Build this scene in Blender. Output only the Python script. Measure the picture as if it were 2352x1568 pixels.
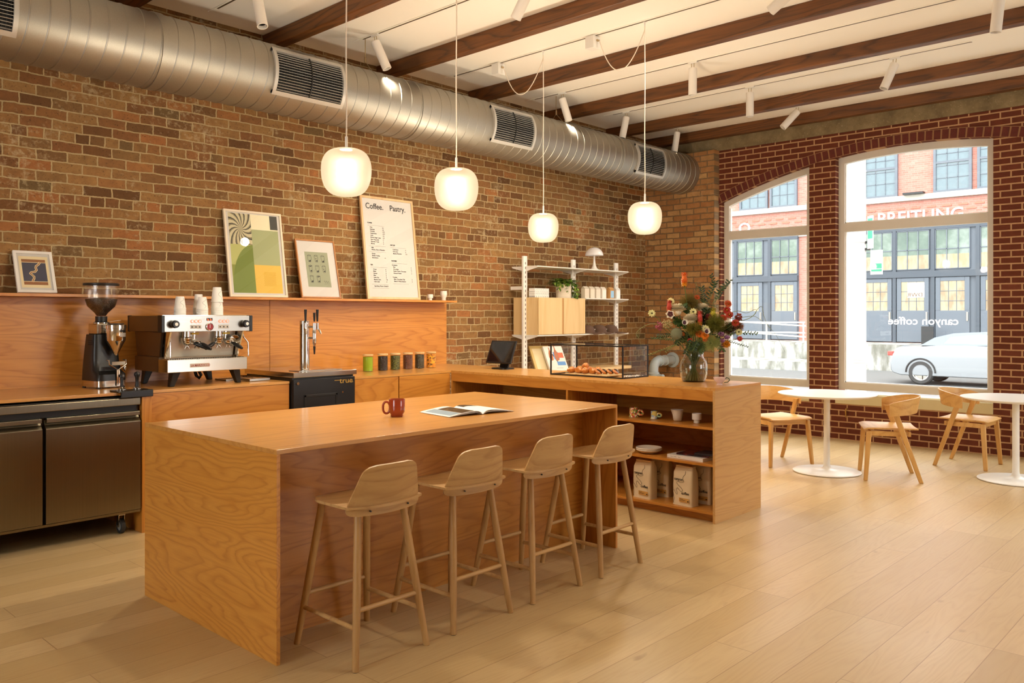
import bpy, math, random
from mathutils import Vector, Matrix
random.seed(7)
for o in list(bpy.data.objects): bpy.data.objects.remove(o, do_unlink=True)
S = bpy.context.scene
C = S.collection
PI = math.pi
R = math.radians

# ------------------------------------------------------------------ camera, world, exposure
cam = bpy.data.cameras.new('camera'); co = bpy.data.objects.new('camera', cam); C.objects.link(co)
TH = 0.7515
co.location = (0, 0, 1.5); co.rotation_euler = (PI/2, 0, TH - PI/2)
cam.sensor_width = 36; cam.lens = 1903.5/2352*36
cam.shift_y = -60.9/2352; cam.clip_start = .05; cam.clip_end = 300
S.camera = co
S.view_settings.view_transform = 'Standard'; S.view_settings.look = 'None'
S.view_settings.gamma = 1; S.view_settings.use_curve_mapping = False
S.view_settings.exposure = 0.38
S.cycles.transparent_max_bounces = 24
w = bpy.data.worlds.new('world'); S.world = w; w.use_nodes = True
w.node_tree.nodes['Background'].inputs[0].default_value = (.98, .99, 1, 1)
w.node_tree.nodes['Background'].inputs[1].default_value = 5.6

# ------------------------------------------------------------------ mesh helpers
class MB:
    def __init__(s): s.v = []; s.f = []; s.m = []; s.cm = 0
    def add(s, vs, fs):
        o = len(s.v); s.v += [tuple(p) for p in vs]
        for f in fs: s.f.append(tuple(i+o for i in f)); s.m.append(s.cm)
        return s
    def box(s, x0, x1, y0, y1, z0, z1):
        return s.add([(x0,y0,z0),(x1,y0,z0),(x1,y1,z0),(x0,y1,z0),(x0,y0,z1),(x1,y0,z1),(x1,y1,z1),(x0,y1,z1)],
                     [(0,3,2,1),(4,5,6,7),(0,1,5,4),(1,2,6,5),(2,3,7,6),(3,0,4,7)])
    def mbox(s, M, a, b, c):
        pts = [M @ Vector((x,y,z)) for z in (-c/2,c/2) for x,y in ((-a/2,-b/2),(a/2,-b/2),(a/2,b/2),(-a/2,b/2))]
        return s.add(pts, [(0,3,2,1),(4,5,6,7),(0,1,5,4),(1,2,6,5),(2,3,7,6),(3,0,4,7)])
    def tube(s, pts, r, n=10, cap=True):
        pts = [Vector(p) for p in pts]; m = len(pts)
        rs = r if isinstance(r, (list, tuple)) else [r]*m
        t0 = (pts[1]-pts[0]).normalized()
        a = Vector((0,0,1)) if abs(t0.z) < .9 else Vector((1,0,0))
        u = t0.cross(a).normalized(); vs = []
        for i, p in enumerate(pts):
            t = (pts[min(i+1,m-1)]-pts[max(i-1,0)]).normalized()
            u = (u - t*u.dot(t)).normalized(); v = t.cross(u)
            for k in range(n):
                q = 2*PI*k/n; vs.append(p + (u*math.cos(q)+v*math.sin(q))*rs[i])
        fs = [(i*n+k, i*n+(k+1)%n, (i+1)*n+(k+1)%n, (i+1)*n+k) for i in range(m-1) for k in range(n)]
        if cap: fs += [tuple(range(n))[::-1], tuple((m-1)*n+k for k in range(n))]
        return s.add(vs, fs)
    def lathe(s, prof, c=(0,0,0), n=32, M=None):
        vs = []; rings = []
        for r, z in prof:
            if r < 1e-6: rings.append([len(vs)]); vs.append(Vector((0,0,z)))
            else:
                rings.append(list(range(len(vs), len(vs)+n)))
                vs += [Vector((r*math.cos(2*PI*k/n), r*math.sin(2*PI*k/n), z)) for k in range(n)]
        fs = []
        for A, B in zip(rings, rings[1:]):
            for k in range(n):
                k2 = (k+1) % n
                if len(A) == 1 and len(B) == 1: continue
                if len(A) == 1: fs.append((A[0], B[k2], B[k]))
                elif len(B) == 1: fs.append((A[k], A[k2], B[0]))
                else: fs.append((A[k], A[k2], B[k2], B[k]))
        c = Vector(c)
        return s.add([(M @ p if M else p) + c for p in vs], fs)
    def cyl(s, c, r, z0, z1, n=24, M=None): return s.lathe([(0,z0),(r,z0),(r,z1),(0,z1)], c, n, M)
    def sph(s, c, r, n=16, m=9, M=None):
        r = r if isinstance(r, tuple) else (r, r, r)
        D = Matrix.Diagonal(r+(1,)); D = (M @ D) if M else D
        return s.lathe([(math.sin(PI*i/m) if 0 < i < m else 0, -math.cos(PI*i/m)) for i in range(m+1)], c, n, D)
    def grid(s, fn, nu, nv):
        return s.add([fn(i/nu, j/nv) for j in range(nv+1) for i in range(nu+1)],
              [(j*(nu+1)+i, j*(nu+1)+i+1, (j+1)*(nu+1)+i+1, (j+1)*(nu+1)+i) for j in range(nv) for i in range(nu)])
    def shell(s, fn, nu, nv, off):
        """sheet fn(u,v) thickened by vector/func off"""
        g = lambda u, v: Vector(fn(u, v))
        N = (nu+1)*(nv+1)
        P = [g(i/nu, j/nv) for j in range(nv+1) for i in range(nu+1)]
        Q = []
        for j in range(nv+1):
            for i in range(nu+1):
                u, v = i/nu, j/nv; e = 1e-3
                du = g(min(u+e,1), v)-g(max(u-e,0), v); dv = g(u, min(v+e,1))-g(u, max(v-e,0))
                nrm = du.cross(dv)
                nrm = nrm.normalized() if nrm.length > 1e-12 else Vector((0,0,1))
                Q.append(P[j*(nu+1)+i] - nrm*off)
        I = lambda i, j: j*(nu+1)+i
        fs = []
        for j in range(nv):
            for i in range(nu):
                a, b, c, d = I(i,j), I(i+1,j), I(i+1,j+1), I(i,j+1)
                fs += [(a,b,c,d), (a+N,d+N,c+N,b+N)]
        rim = [I(i,0) for i in range(nu)] + [I(nu,j) for j in range(nv)] + [I(i,nv) for i in range(nu,0,-1)] + [I(0,j) for j in range(nv,0,-1)]
        for k in range(len(rim)):
            a, b = rim[k], rim[(k+1) % len(rim)]; fs.append((b, a, a+N, b+N))
        return s.add(P+Q, fs)
    def prism(s, poly, a0, a1, ax='y'):
        f = {'y': lambda p, a: (p[0], a, p[1]), 'x': lambda p, a: (a, p[0], p[1]), 'z': lambda p, a: (p[0], p[1], a)}[ax]
        n = len(poly)
        return s.add([f(p, a0) for p in poly]+[f(p, a1) for p in poly],
                     [tuple(range(n)), tuple(range(2*n-1, n-1, -1))]+[(i, i+n, (i+1)%n+n, (i+1)%n) for i in range(n)])
    def text(s, body, size, M, align='LEFT', ext=.0006, bold=0, sx=1):
        cu = bpy.data.curves.new('t', 'FONT'); cu.body = body; cu.size = size; cu.align_x = align
        cu.extrude = ext; cu.offset = bold; cu.resolution_u = 3
        o = bpy.data.objects.new('t', cu); me = bpy.data.meshes.new_from_object(o)
        s.add([M @ Vector((v.co.x*sx, v.co.y, v.co.z)) for v in me.vertices], [tuple(p.vertices) for p in me.polygons])
        bpy.data.objects.remove(o); bpy.data.meshes.remove(me); bpy.data.curves.remove(cu)
        return s
    def xf(s, M): s.v = [tuple(M @ Vector(p)) for p in s.v]; return s

def link(o): C.objects.link(o); return o
def obj(name, mb, mat, parent=None, loc=None, smooth=35, bevel=0, seg=2, kind=None, label=None, sub=0):
    me = bpy.data.meshes.new(name); me.from_pydata(mb.v, [], mb.f)
    ms = mat if isinstance(mat, (list, tuple)) else [mat]
    for m in ms: me.materials.append(m)
    if len(ms) > 1: me.polygons.foreach_set('material_index', mb.m)
    me.update()
    if smooth:
        me.polygons.foreach_set('use_smooth', [True]*len(me.polygons)); me.set_sharp_from_angle(angle=R(smooth))
    o = link(bpy.data.objects.new(name, me))
    if loc: o.location = loc
    if parent: o.parent = parent
    if bevel:
        b = o.modifiers.new('b', 'BEVEL'); b.width = bevel; b.segments = seg; b.limit_method = 'ANGLE'; b.angle_limit = R(40)
    if sub:
        b = o.modifiers.new('s', 'SUBSURF'); b.levels = sub; b.render_levels = sub
    if kind: o['kind'] = kind
    if label: o['label'] = label
    return o
def tag(o, label, cat, group=None, kind=None):
    o['label'] = label; o['category'] = cat
    if group: o['group'] = group
    if kind: o['kind'] = kind
    return o
def thing(name, label, cat, loc=(0,0,0), rz=0, group=None):
    o = link(bpy.data.objects.new(name, None)); o.empty_display_size = .05
    o.location = loc; o.rotation_euler = (0, 0, rz)
    return tag(o, label, cat, group)
def dup(root, loc, rz=0, label=None, group=None):
    def cp(o, par):
        c = o.copy(); C.objects.link(c)
        if par: c.parent = par
        for ch in [x for x in list(bpy.data.objects) if x.parent == o]: cp(ch, c)
        return c
    r = cp(root, None); r.location = loc; r.rotation_euler = (0, 0, rz)
    if label: r['label'] = label
    if group: r['group'] = group
    return r
T = Matrix.Translation
def RX(a): return Matrix.Rotation(a, 4, 'X')
def RY(a): return Matrix.Rotation(a, 4, 'Y')
def RZ(a): return Matrix.Rotation(a, 4, 'Z')
def align(d):
    return Vector((0,0,1)).rotation_difference(Vector(d).normalized()).to_matrix().to_4x4()

# ------------------------------------------------------------------ material helpers
def s2l(c):
    return tuple(((x/255)/12.92 if x/255 <= .04045 else ((x/255+.055)/1.055)**2.4) for x in c)+(1,)
class G:
    def __init__(s, name):
        s.m = bpy.data.materials.new(name); s.m.use_nodes = True; s.t = s.m.node_tree; s.n = s.t.nodes
        s.p = s.n['Principled BSDF']; s.out = s.n['Material Output']
    def N(s, ty, **k):
        n = s.n.new('ShaderNode'+ty)
        for a, b in k.items(): setattr(n, a, b)
        return n
    def L(s, a, b): s.t.links.new(a, b)
    def set(s, n, i, v):
        if isinstance(v, bpy.types.NodeSocket): s.L(v, n.inputs[i])
        elif v is not None: n.inputs[i].default_value = v
    def coord(s, kind='Object'): return s.N('TexCoord').outputs[kind]
    def map(s, v, scale=(1,1,1), rot=(0,0,0), loc=(0,0,0)):
        n = s.N('Mapping'); s.L(v, n.inputs[0]); n.inputs['Scale'].default_value = scale
        n.inputs['Rotation'].default_value = rot; n.inputs['Location'].default_value = loc; return n.outputs[0]
    def noise(s, v, scale=5, detail=3, rough=.5, dist=0):
        n = s.N('TexNoise'); s.set(n, 'Vector', v); n.inputs['Scale'].default_value = scale
        n.inputs['Detail'].default_value = detail; n.inputs['Roughness'].default_value = rough; n.inputs['Distortion'].default_value = dist
        return n.outputs['Fac'], n.outputs['Color']
    def ramp(s, f, stops, interp='LINEAR'):
        n = s.N('ValToRGB'); n.color_ramp.interpolation = interp; e = n.color_ramp.elements
        while len(e) < len(stops): e.new(.5)
        for x, (p, c) in zip(e, stops): x.position = p; x.color = c if len(c) == 4 else s2l(c)
        s.L(f, n.inputs[0]); return n.outputs[0]
    def math(s, op, a, b=None, c=None):
        n = s.N('Math', operation=op)
        s.set(n, 0, a); s.set(n, 1, b)
        if c is not None: s.set(n, 2, c)
        return n.outputs[0]
    def mix(s, f, a, b, mode='MIX'):
        n = s.N('Mix', data_type='RGBA', blend_type=mode)
        s.set(n, 0, f); s.set(n, 6, a); s.set(n, 7, b); return n.outputs[2]
    def vadd(s, a, b, op='ADD'):
        n = s.N('VectorMath', operation=op); s.set(n, 0, a); s.set(n, 1, b); return n.outputs[0]
    def vscale(s, a, k):
        n = s.N('VectorMath', operation='SCALE'); s.set(n, 0, a); s.set(n, 'Scale', k); return n.outputs[0]
    def bump(s, h, dist=.01, strength=1):
        n = s.N('Bump'); s.L(h, n.inputs['Height']); n.inputs['Distance'].default_value = dist; n.inputs['Strength'].default_value = strength
        s.L(n.outputs[0], s.p.inputs['Normal'])
BW = ((0,(0,0,0,1)),(1,(1,1,1,1)))
def flat(name, c, rough=.5, metal=0, emit=0, ecol=None, vary=.04, spec=.5, coat=0):
    g = G(name); p = g.p
    p.inputs['Roughness'].default_value = rough; p.inputs['Metallic'].default_value = metal
    p.inputs['Specular IOR Level'].default_value = spec; p.inputs['Coat Weight'].default_value = coat
    c = s2l(c)
    if vary:
        f, _ = g.noise(g.coord(), 9, 3)
        d = tuple(x*(1-vary*2) for x in c[:3])+(1,)
        g.L(g.mix(f, d, c), p.inputs['Base Color'])
    else: p.inputs['Base Color'].default_value = c
    if emit:
        p.inputs['Emission Color'].default_value = s2l(ecol) if ecol else c; p.inputs['Emission Strength'].default_value = emit
    return g.m
def wood(name, c0, c1, c2, axis='X', rough=.35, freq=13, stretch=.35, pore=1, coat=0, seed=0, sc=1):
    """veneer: contour lines of stretched noise give cathedral grain along axis"""
    g = G(name); v = g.coord()
    rnd = g.N('ObjectInfo').outputs['Random']
    off = g.N('CombineXYZ'); g.L(g.math('MULTIPLY', rnd, 17.3), off.inputs[0]); g.L(g.math('MULTIPLY', rnd, 9.1), off.inputs[1]); g.L(g.math('MULTIPLY', rnd, 5.7), off.inputs[2])
    v = g.vadd(v, off.outputs[0]); v = g.vadd(v, (seed*3.1, seed*1.7, seed*2.3))
    i = 'XYZ'.index(axis); a = [2.6*sc]*3; a[i] = stretch*.9*sc
    n1, _ = g.noise(g.map(v, tuple(a)), 1.15, 4, .40, .3)
    fr = g.math('FRACT', g.math('MULTIPLY', n1, freq))
    a2 = [70*sc]*3; a2[i] = 2.2*sc
    n2, _ = g.noise(g.map(v, tuple(a2)), 1, 3, .6)
    a3 = [9*sc]*3; a3[i] = .8*sc
    n3, _ = g.noise(g.map(v, tuple(a3)), 1, 3, .5)
    line = g.ramp(fr, [(0,(.9,.9,.9,1)),(.2,(.45,.45,.45,1)),(.5,(.08,.08,.08,1)),(.88,(.25,.25,.25,1)),(1,(.9,.9,.9,1))])
    base = g.mix(n3, s2l(c0), s2l(c1))
    k = g.math('MULTIPLY', line, g.math('MULTIPLY_ADD', n2, 1.5, -.1))
    col = g.mix(k, base, s2l(c2))
    pr = g.ramp(n2, [(.36,(0,0,0,1)),(.5,(1,1,1,1))])
    col = g.mix(g.math('MULTIPLY', g.math('SUBTRACT', 1.0, pr), .28*pore), col, s2l(c2))
    g.L(col, g.p.inputs['Base Color'])
    g.p.inputs['Roughness'].default_value = rough; g.p.inputs['Coat Weight'].default_value = coat; g.p.inputs['Coat Roughness'].default_value = .12
    g.bump(n2, .0006, .5)
    return g.m
def bricks(name, plane, cols, mortar, bw, rh, ms, squash=1, sqf=2, rough=.85, wob=.006, dirt=None, bumpd=.008, spots=0, smooth=.2):
    g = G(name); v = g.coord(); sep = g.N('SeparateXYZ'); g.L(v, sep.inputs[0])
    cb = g.N('CombineXYZ'); g.L(sep.outputs['XYZ'.index(plane[0])], cb.inputs[0]); g.L(sep.outputs['XYZ'.index(plane[1])], cb.inputs[1])
    u = cb.outputs[0]
    _, nc = g.noise(u, 6, 3, .6); _, nd = g.noise(u, 26, 2, .6)
    u2 = g.vadd(u, g.vscale(g.vadd(nc, (-.5,-.5,-.5)), wob*4)); u2 = g.vadd(u2, g.vscale(g.vadd(nd, (-.5,-.5,-.5)), wob*1.5))
    b = g.N('TexBrick'); g.L(u2, b.inputs['Vector']); b.offset = .5; b.squash = squash; b.squash_frequency = sqf
    b.inputs['Color1'].default_value = (0,0,0,1); b.inputs['Color2'].default_value = (1,1,1,1); b.inputs['Mortar'].default_value = (.5,.5,.5,1)
    b.inputs['Scale'].default_value = 1; b.inputs['Mortar Size'].default_value = ms; b.inputs['Mortar Smooth'].default_value = smooth
    b.inputs['Brick Width'].default_value = bw; b.inputs['Row Height'].default_value = rh; b.inputs['Bias'].default_value = 0
    n = len(cols); col = g.ramp(b.outputs['Color'], [(i/(n-1) if n > 1 else 0, c) for i, c in enumerate(cols)], 'LINEAR')
    f1, _ = g.noise(u, 14, 4, .65); col = g.mix(g.math('MULTIPLY_ADD', f1, .9, -.2), col, tuple(x*.5 for x in s2l(cols[0])[:3])+(1,))
    if spots:
        f2, _ = g.noise(u, 75, 2, .5); sp = g.ramp(f2, [(.62,(0,0,0,1)),(.70,(1,1,1,1))]); col = g.mix(g.math('MULTIPLY', sp, spots), col, (.02,.012,.008,1))
    fm, _ = g.noise(u, 30, 3, .6); mort = g.mix(fm, tuple(x*.6 for x in s2l(mortar)[:3])+(1,), s2l(mortar))
    col = g.mix(b.outputs['Fac'], col, mort)
    if dirt:
        f3, _ = g.noise(u, 1.7, 4, .65); f4, _ = g.noise(u, 22, 3, .7)
        k = g.ramp(g.math('MULTIPLY', f3, f4), [(.30,(0,0,0,1)),(.44,(1,1,1,1))]); col = g.mix(g.math('MULTIPLY', k, .6), col, s2l(dirt))
    g.L(col, g.p.inputs['Base Color']); g.p.inputs['Roughness'].default_value = rough; g.p.inputs['Specular IOR Level'].default_value = .25
    h = g.math('ADD', g.math('SUBTRACT', 1.0, b.outputs['Fac']), g.math('MULTIPLY', f1, .5))
    g.bump(h, bumpd, 1)
    return g.m
def glassy(name, tint=(1,1,1,1), ior=1.45, rough=0, body=0):
    g = G(name); g.n.remove(g.p)
    tr = g.N('BsdfTransparent'); tr.inputs[0].default_value = tint
    gl = g.N('BsdfGlossy'); gl.inputs['Roughness'].default_value = rough
    fr = g.N('Fresnel'); fr.inputs[0].default_value = ior
    bf = g.N('NewGeometry').outputs['Backfacing']
    mx = g.N('MixShader'); g.L(g.math('MULTIPLY', fr.outputs[0], g.math('SUBTRACT', 1.0, bf)), mx.inputs[0]); g.L(tr.outputs[0], mx.inputs[1]); g.L(gl.outputs[0], mx.inputs[2])
    g.L(mx.outputs[0], g.out.inputs[0]); return g.m

M_ = {}
AMB = ((204,142,64), (188,122,46), (156,92,28))
for ax in 'XYZ': M_['amber'+ax] = wood('amber oak '+ax, *AMB, axis=ax, rough=.3, freq=24)
M_['ambertop'] = wood('amber oak worktop', (216,162,90), (202,144,70), (176,116,50), axis='X', rough=.28, freq=16, coat=.2, stretch=.2)
M_['ambertopY'] = wood('amber oak worktop Y', (206,146,70), (190,126,52), (162,98,36), axis='Y', rough=.2, freq=8, coat=.35, stretch=.2)
M_['splash'] = wood('amber oak splashback', (214,150,70), (200,132,52), (168,98,34), axis='X', rough=.3, freq=26)
M_['paleend'] = wood('honey oak end', (220,160,76), (206,140,56), (172,104,34), axis='Y', rough=.3, freq=26, stretch=.5)
M_['shelfend'] = wood('pale oak end', (212,168,108), (200,152,90), (182,134,76), axis='X', rough=.4, freq=34, stretch=.3)
M_['stool'] = wood('natural oak', (206,168,112), (192,150,92), (162,118,66), axis='X', rough=.42, freq=14, stretch=.4)
M_['stoolZ'] = wood('natural oak legs', (202,162,104), (186,142,84), (154,110,58), axis='Z', rough=.42, freq=8, stretch=.3)
M_['chair'] = wood('light oak', (224,180,112), (210,162,92), (184,132,66), axis='X', rough=.4, freq=8, stretch=.4)
M_['beam'] = wood('dark timber', (142,86,34), (78,44,16), (28,14,5), axis='Y', rough=.5, freq=15, stretch=.3, sc=1.2)
M_['birch'] = wood('pale birch', (232,204,152), (222,190,136), (206,170,112), axis='Z', rough=.4, freq=6)
M_['framewood'] = wood('frame ash', (226,196,152), (212,178,130), (190,150,102), axis='Z', rough=.4, freq=6)
M_['frameoak'] = wood('frame oak', (196,136,76), (176,114,56), (150,92,42), axis='Z', rough=.4, freq=6)
M_['white'] = flat('white powder coat', (236,232,224), .35, vary=.01)
M_['offwhite'] = flat('off white', (232,224,208), .5, vary=.02)
M_['ceiling'] = flat('ceiling paint', (248,243,232), .8, vary=.01)
M_['plaster'] = flat('plaster', (225,212,190), .85, vary=.02)
M_['black'] = flat('black plastic', (22,21,21), .35, vary=.1)
M_['blackmetal'] = flat('black steel', (30,29,28), .4, .2, vary=.1)
M_['rubber'] = flat('dark rubber', (50,49,48), .7)
M_['paper'] = flat('paper white', (240,236,228), .6, vary=.01)
M_['printpaper'] = flat('print paper', (206,201,194), .6, vary=.01)
M_['ceramic'] = flat('white ceramic', (236,228,216), .18, vary=.02)
M_['ink'] = flat('ink', (28,26,26), .6, vary=0)
M_['glass'] = glassy('clear glass')
M_['pane'] = glassy('window glass', (.97,.99,.985,1), 1.5)
g = G('clear plastic'); g.n.remove(g.p); tr_ = g.N('BsdfTransparent'); df_ = g.N('BsdfGlossy'); df_.inputs['Roughness'].default_value = .25; mx_ = g.N('MixShader'); mx_.inputs[0].default_value = .14
g.L(tr_.outputs[0], mx_.inputs[1]); g.L(df_.outputs[0], mx_.inputs[2]); g.L(mx_.outputs[0], g.out.inputs[0]); M_['plastic'] = g.m
M_['jarglass'] = glassy('jar glass', (.97,.98,.96,1), 1.5)
def steel(name, c=(186,182,174), rough=.28, axis='X', aniso=.0):
    g = G(name); v = g.coord(); i = 'XYZ'.index(axis); a = [220]*3; a[i] = 1.5
    n, _ = g.noise(g.map(v, tuple(a)), 1, 2, .5)
    l, _ = g.noise(v, 2.2, 2, .5)
    c = s2l(c); g.L(g.mix(n, tuple(x*.82 for x in c[:3])+(1,), c), g.p.inputs['Base Color'])
    g.p.inputs['Metallic'].default_value = 1
    g.L(g.math('MULTIPLY_ADD', l, .12, rough-.06), g.p.inputs['Roughness'])
    g.bump(n, .0003, .25)
    return g.m
M_['steel'] = steel('brushed steel'); M_['steelZ'] = steel('brushed steel vertical', (196,176,140), .3, 'Z'); M_['fridge'] = steel('fridge steel', (140,132,112), .30, 'Z')
M_['chrome'] = flat('polished chrome', (225,222,216), .08, 1, vary=.02)
M_['mirror'] = flat('polished steel', (210,205,195), .16, 1, vary=.03)
M_['duct'] = steel('galvanised duct', (176,171,160), .48, 'Y')
M_['dark'] = flat('dark interior', (14,12,11), .9)

# ------------------------------------------------------------------ structure
XW = 10.03; YB = 6.66; ZC = 3.99; X0 = -3.4; Y0 = -4.4
def floor_mat():
    g = G('oak plank floor'); v = g.coord()
    b = g.N('TexBrick'); g.L(v, b.inputs['Vector']); b.offset = .37; b.offset_frequency = 3; b.squash = 1
    b.inputs['Color1'].default_value = (0,0,0,1); b.inputs['Color2'].default_value = (1,1,1,1); b.inputs['Mortar'].default_value = (0,0,0,1)
    b.inputs['Scale'].default_value = 1; b.inputs['Mortar Size'].default_value = .0022; b.inputs['Mortar Smooth'].default_value = .1
    b.inputs['Brick Width'].default_value = 2.1; b.inputs['Row Height'].default_value = .192; b.inputs['Bias'].default_value = 0
    t = b.outputs['Color']
    cb = g.N('CombineXYZ'); g.L(g.math('MULTIPLY', t, 13.0), cb.inputs[0]); g.L(g.math('MULTIPLY', t, 7.0), cb.inputs[1])
    v2 = g.vadd(v, cb.outputs[0])
    n1, _ = g.noise(g.map(v2, (.6, 5.5, 1)), 1.2, 3.5, .42, .3)
    fr = g.math('FRACT', g.math('MULTIPLY', n1, 18.0))
    line = g.ramp(fr, [(0,(1,1,1,1)),(.2,(.4,.4,.4,1)),(.55,(.05,.05,.05,1)),(1,(1,1,1,1))])
    n2, _ = g.noise(g.map(v2, (2.5, 60, 1)), 1, 3, .6)
    n3, _ = g.noise(g.map(v2, (1.2, 6, 1)), 1, 3, .5)
    base = g.ramp(t, [(0,(192,164,114)),(.35,(204,178,128)),(.7,(214,188,140)),(1,(198,172,122))])
    base = g.mix(g.math('MULTIPLY', n3, .5), base, s2l((184,152,102)))
    col = g.mix(g.math('MULTIPLY', line, g.math('MULTIPLY_ADD', n2, .5, -.04)), base, s2l((170,126,78)))
    kn, _ = g.noise(g.map(v2, (4, 12, 1)), 1, 2, .5); col = g.mix(g.math('MULTIPLY', g.ramp(kn, [(.70,(0,0,0,1)),(.8,(1,1,1,1))]), .5), col, s2l((128,84,46)))
    col = g.mix(b.outputs['Fac'], col, s2l((170,136,94)))
    g.L(col, g.p.inputs['Base Color']); g.L(g.math('MULTIPLY_ADD', n3, .12, .3), g.p.inputs['Roughness'])
    g.p.inputs['Specular IOR Level'].default_value = .5; g.p.inputs['Coat Weight'].default_value = .15; g.p.inputs['Coat Roughness'].default_value = .3
    g.bump(g.math('ADD', g.math('MULTIPLY', n2, .2), g.math('SUBTRACT', 1.0, b.outputs['Fac'])), .0015, .5)
    return g.m
obj('floor', MB().box(X0, XW+.3, Y0, YB+.2, -.12, 0), floor_mat(), kind='structure', smooth=0)
obj('ceiling', MB().box(X0, XW+.32, Y0, YB+.2, ZC, ZC+.12), M_['ceiling'], kind='structure', smooth=0)
OLD = [(104,72,42),(126,86,50),(150,104,60),(160,122,74),(138,92,54),(172,130,78),(118,84,50),(152,116,70),(172,112,64),(112,92,58)]
obj('wall_back', MB().box(X0, XW+.3, YB, YB+.25, 0, ZC), bricks('old common brick', 'XZ', OLD, (196,170,124), .215, .0775, .006, squash=.5, sqf=6, dirt=(196,176,138), spots=.6, wob=.0065, bumpd=.014), kind='structure', smooth=0)
PIER = [(150,104,62),(182,134,84),(166,116,70),(200,160,106),(176,120,72),(204,166,110)]
obj('wall_pier', MB().box(9.9, XW+.3, 5.565, YB, 0, 3.70), bricks('pier brick', 'YZ', PIER, (138,112,82), .21, .0775, .008, dirt=(180,150,110), spots=.3, bumpd=.01), kind='structure', smooth=0)
RED = [(96,46,28),(110,54,34),(102,49,31),(120,62,42)]
redm = bricks('red brick', 'YZ', RED, (200,156,112), .203, .0705, .0075, wob=.0012, dirt=None, bumpd=.006, smooth=.05)
YC, ZA, RA = 3.15, 3.468, 6.32
def arch(y, yc=YC): return ZA - (y-yc)**2/(2*RA)
OPEN = [(4.325, 5.545, YC), (2.30, 4.00, YC), (.755, 1.975, YC), (-1.85, -.15, -2.55+.6), (-4.0, -2.4, -3.2)]
ZS = .55
wb = MB(); ys = [Y0] + sorted([y for o in OPEN for y in o[:2]]) + [5.565]
for a, b in zip(ys, ys[1:]):
    op = [o for o in OPEN if abs(o[0]-a) < 1e-6 and abs(o[1]-b) < 1e-6]
    if not op: wb.box(XW, XW+.3, a, b, 0, 3.70)
    else:
        wb.box(XW, XW+.3, a, b, 0, ZS-.12)
        n = 14
        for i in range(n):
            y0 = a+(b-a)*i/n; y1 = a+(b-a)*(i+1)/n; yc = op[0][2]
            z0, z1 = arch(y0, yc), arch(y1, yc)
            wb.add([(XW,y0,z0),(XW,y1,z1),(XW,y1,3.7),(XW,y0,3.7),(XW+.3,y0,z0),(XW+.3,y1,z1),(XW+.3,y1,3.7),(XW+.3,y0,3.7)],
                   [(0,3,2,1),(4,5,6,7),(0,1,5,4),(3,7,6,2),(0,4,7,3),(1,2,6,5)])
wall_w = obj('wall_window', wb, redm, kind='structure', smooth=0)
# rowlock ring of the big arch, brick by brick over a mortar bed
g = G('rowlock brick'); rnd = g.N('Attribute', attribute_name='tint'); f, _ = g.noise(g.coord(), 30, 3)
g.L(g.mix(f, s2l((78,28,16)), s2l((108,42,28))), g.p.inputs['Base Color']); g.p.inputs['Roughness'].default_value = .85
rowm = g.m
bed = MB(); rk = MB(); a0 = math.asin(2.41/RA)
NB = int(2*a0*RA/.083)
for i in range(NB+1):
    a = -a0 + 2*a0*i/NB
    c = Vector((XW-.003, YC+RA*math.sin(a), ZA-RA+RA*math.cos(a)))
    M = T(c) @ RX(-a) @ T(Vector((0, 0, .055)))
    rk.mbox(M, .02, .066, .104)
for i in range(40):
    p0 = -a0 + 2*a0*i/40; p1 = -a0 + 2*a0*(i+1)/40; vs = []
    for rr in (RA-.0, RA+.115):
        for p in (p0, p1): vs.append((XW-.006, YC+rr*math.sin(p), ZA-RA+rr*math.cos(p)))
    bed.add(vs+[(x+.01, y, z) for x, y, z in vs], [(0,1,3,2),(4,6,7,5),(0,4,5,1),(2,3,7,6)])
obj('trim_11', bed, flat('arch mortar', (160,118,80), .9), kind='structure', smooth=0)
obj('trim_10', rk, rowm, kind='structure', smooth=0)
# concrete header
g = G('raw concrete'); v = g.coord(); f1, _ = g.noise(v, 4, 5, .65); f2, _ = g.noise(v, 60, 3, .6)
col = g.ramp(f1, [(.3,(104,88,60)),(.55,(132,114,80)),(.75,(150,132,98))]); col = g.mix(g.ramp(f2, [(.62,(0,0,0,1)),(.72,(.7,.7,.7,1))]), col, s2l((182,166,130)))
g.L(col, g.p.inputs['Base Color']); g.p.inputs['Roughness'].default_value = .9; g.bump(f1, .02, .6)
obj('trim_8', MB().box(XW-.025, XW+.32, Y0, YB, 3.70, ZC), g.m, kind='structure', smooth=0)
# timber beams
for i, xf_ in enumerate([1.43, 2.705, 3.98, 5.24, 6.515, 7.80, 9.07, 10.0]):
    m = MB(); n = 60
    for k in range(n):   # slightly uneven hewn edges
        pass
    m.box(xf_-.105, xf_, Y0, YB, 3.86, ZC)
    obj('trim_%d' % i, m, M_['beam'], kind='structure', smooth=0, bevel=.008)
# other walls of the room, behind and right of the camera, with wide windows
ww = MB()
ww.box(X0-.2, X0, Y0, YB, 0, .9); ww.box(X0-.2, X0, Y0, YB, 3.1, ZC)
for a, b in ((Y0, 1.8), (4.1, YB)): ww.box(X0-.2, X0, a, b, .9, 3.1)
obj('wall_left', ww, M_['plaster'], kind='structure', smooth=0)
ww = MB()
ww.box(X0, XW+.3, Y0-.2, Y0, 0, .8); ww.box(X0, XW+.3, Y0-.2, Y0, 3.2, ZC)
for a, b in ((X0, 5.6), (8.2, XW+.3)): ww.box(a, b, Y0-.2, Y0, .8, 3.2)
obj('wall_right', ww, M_['plaster'], kind='structure', smooth=0)
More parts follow.
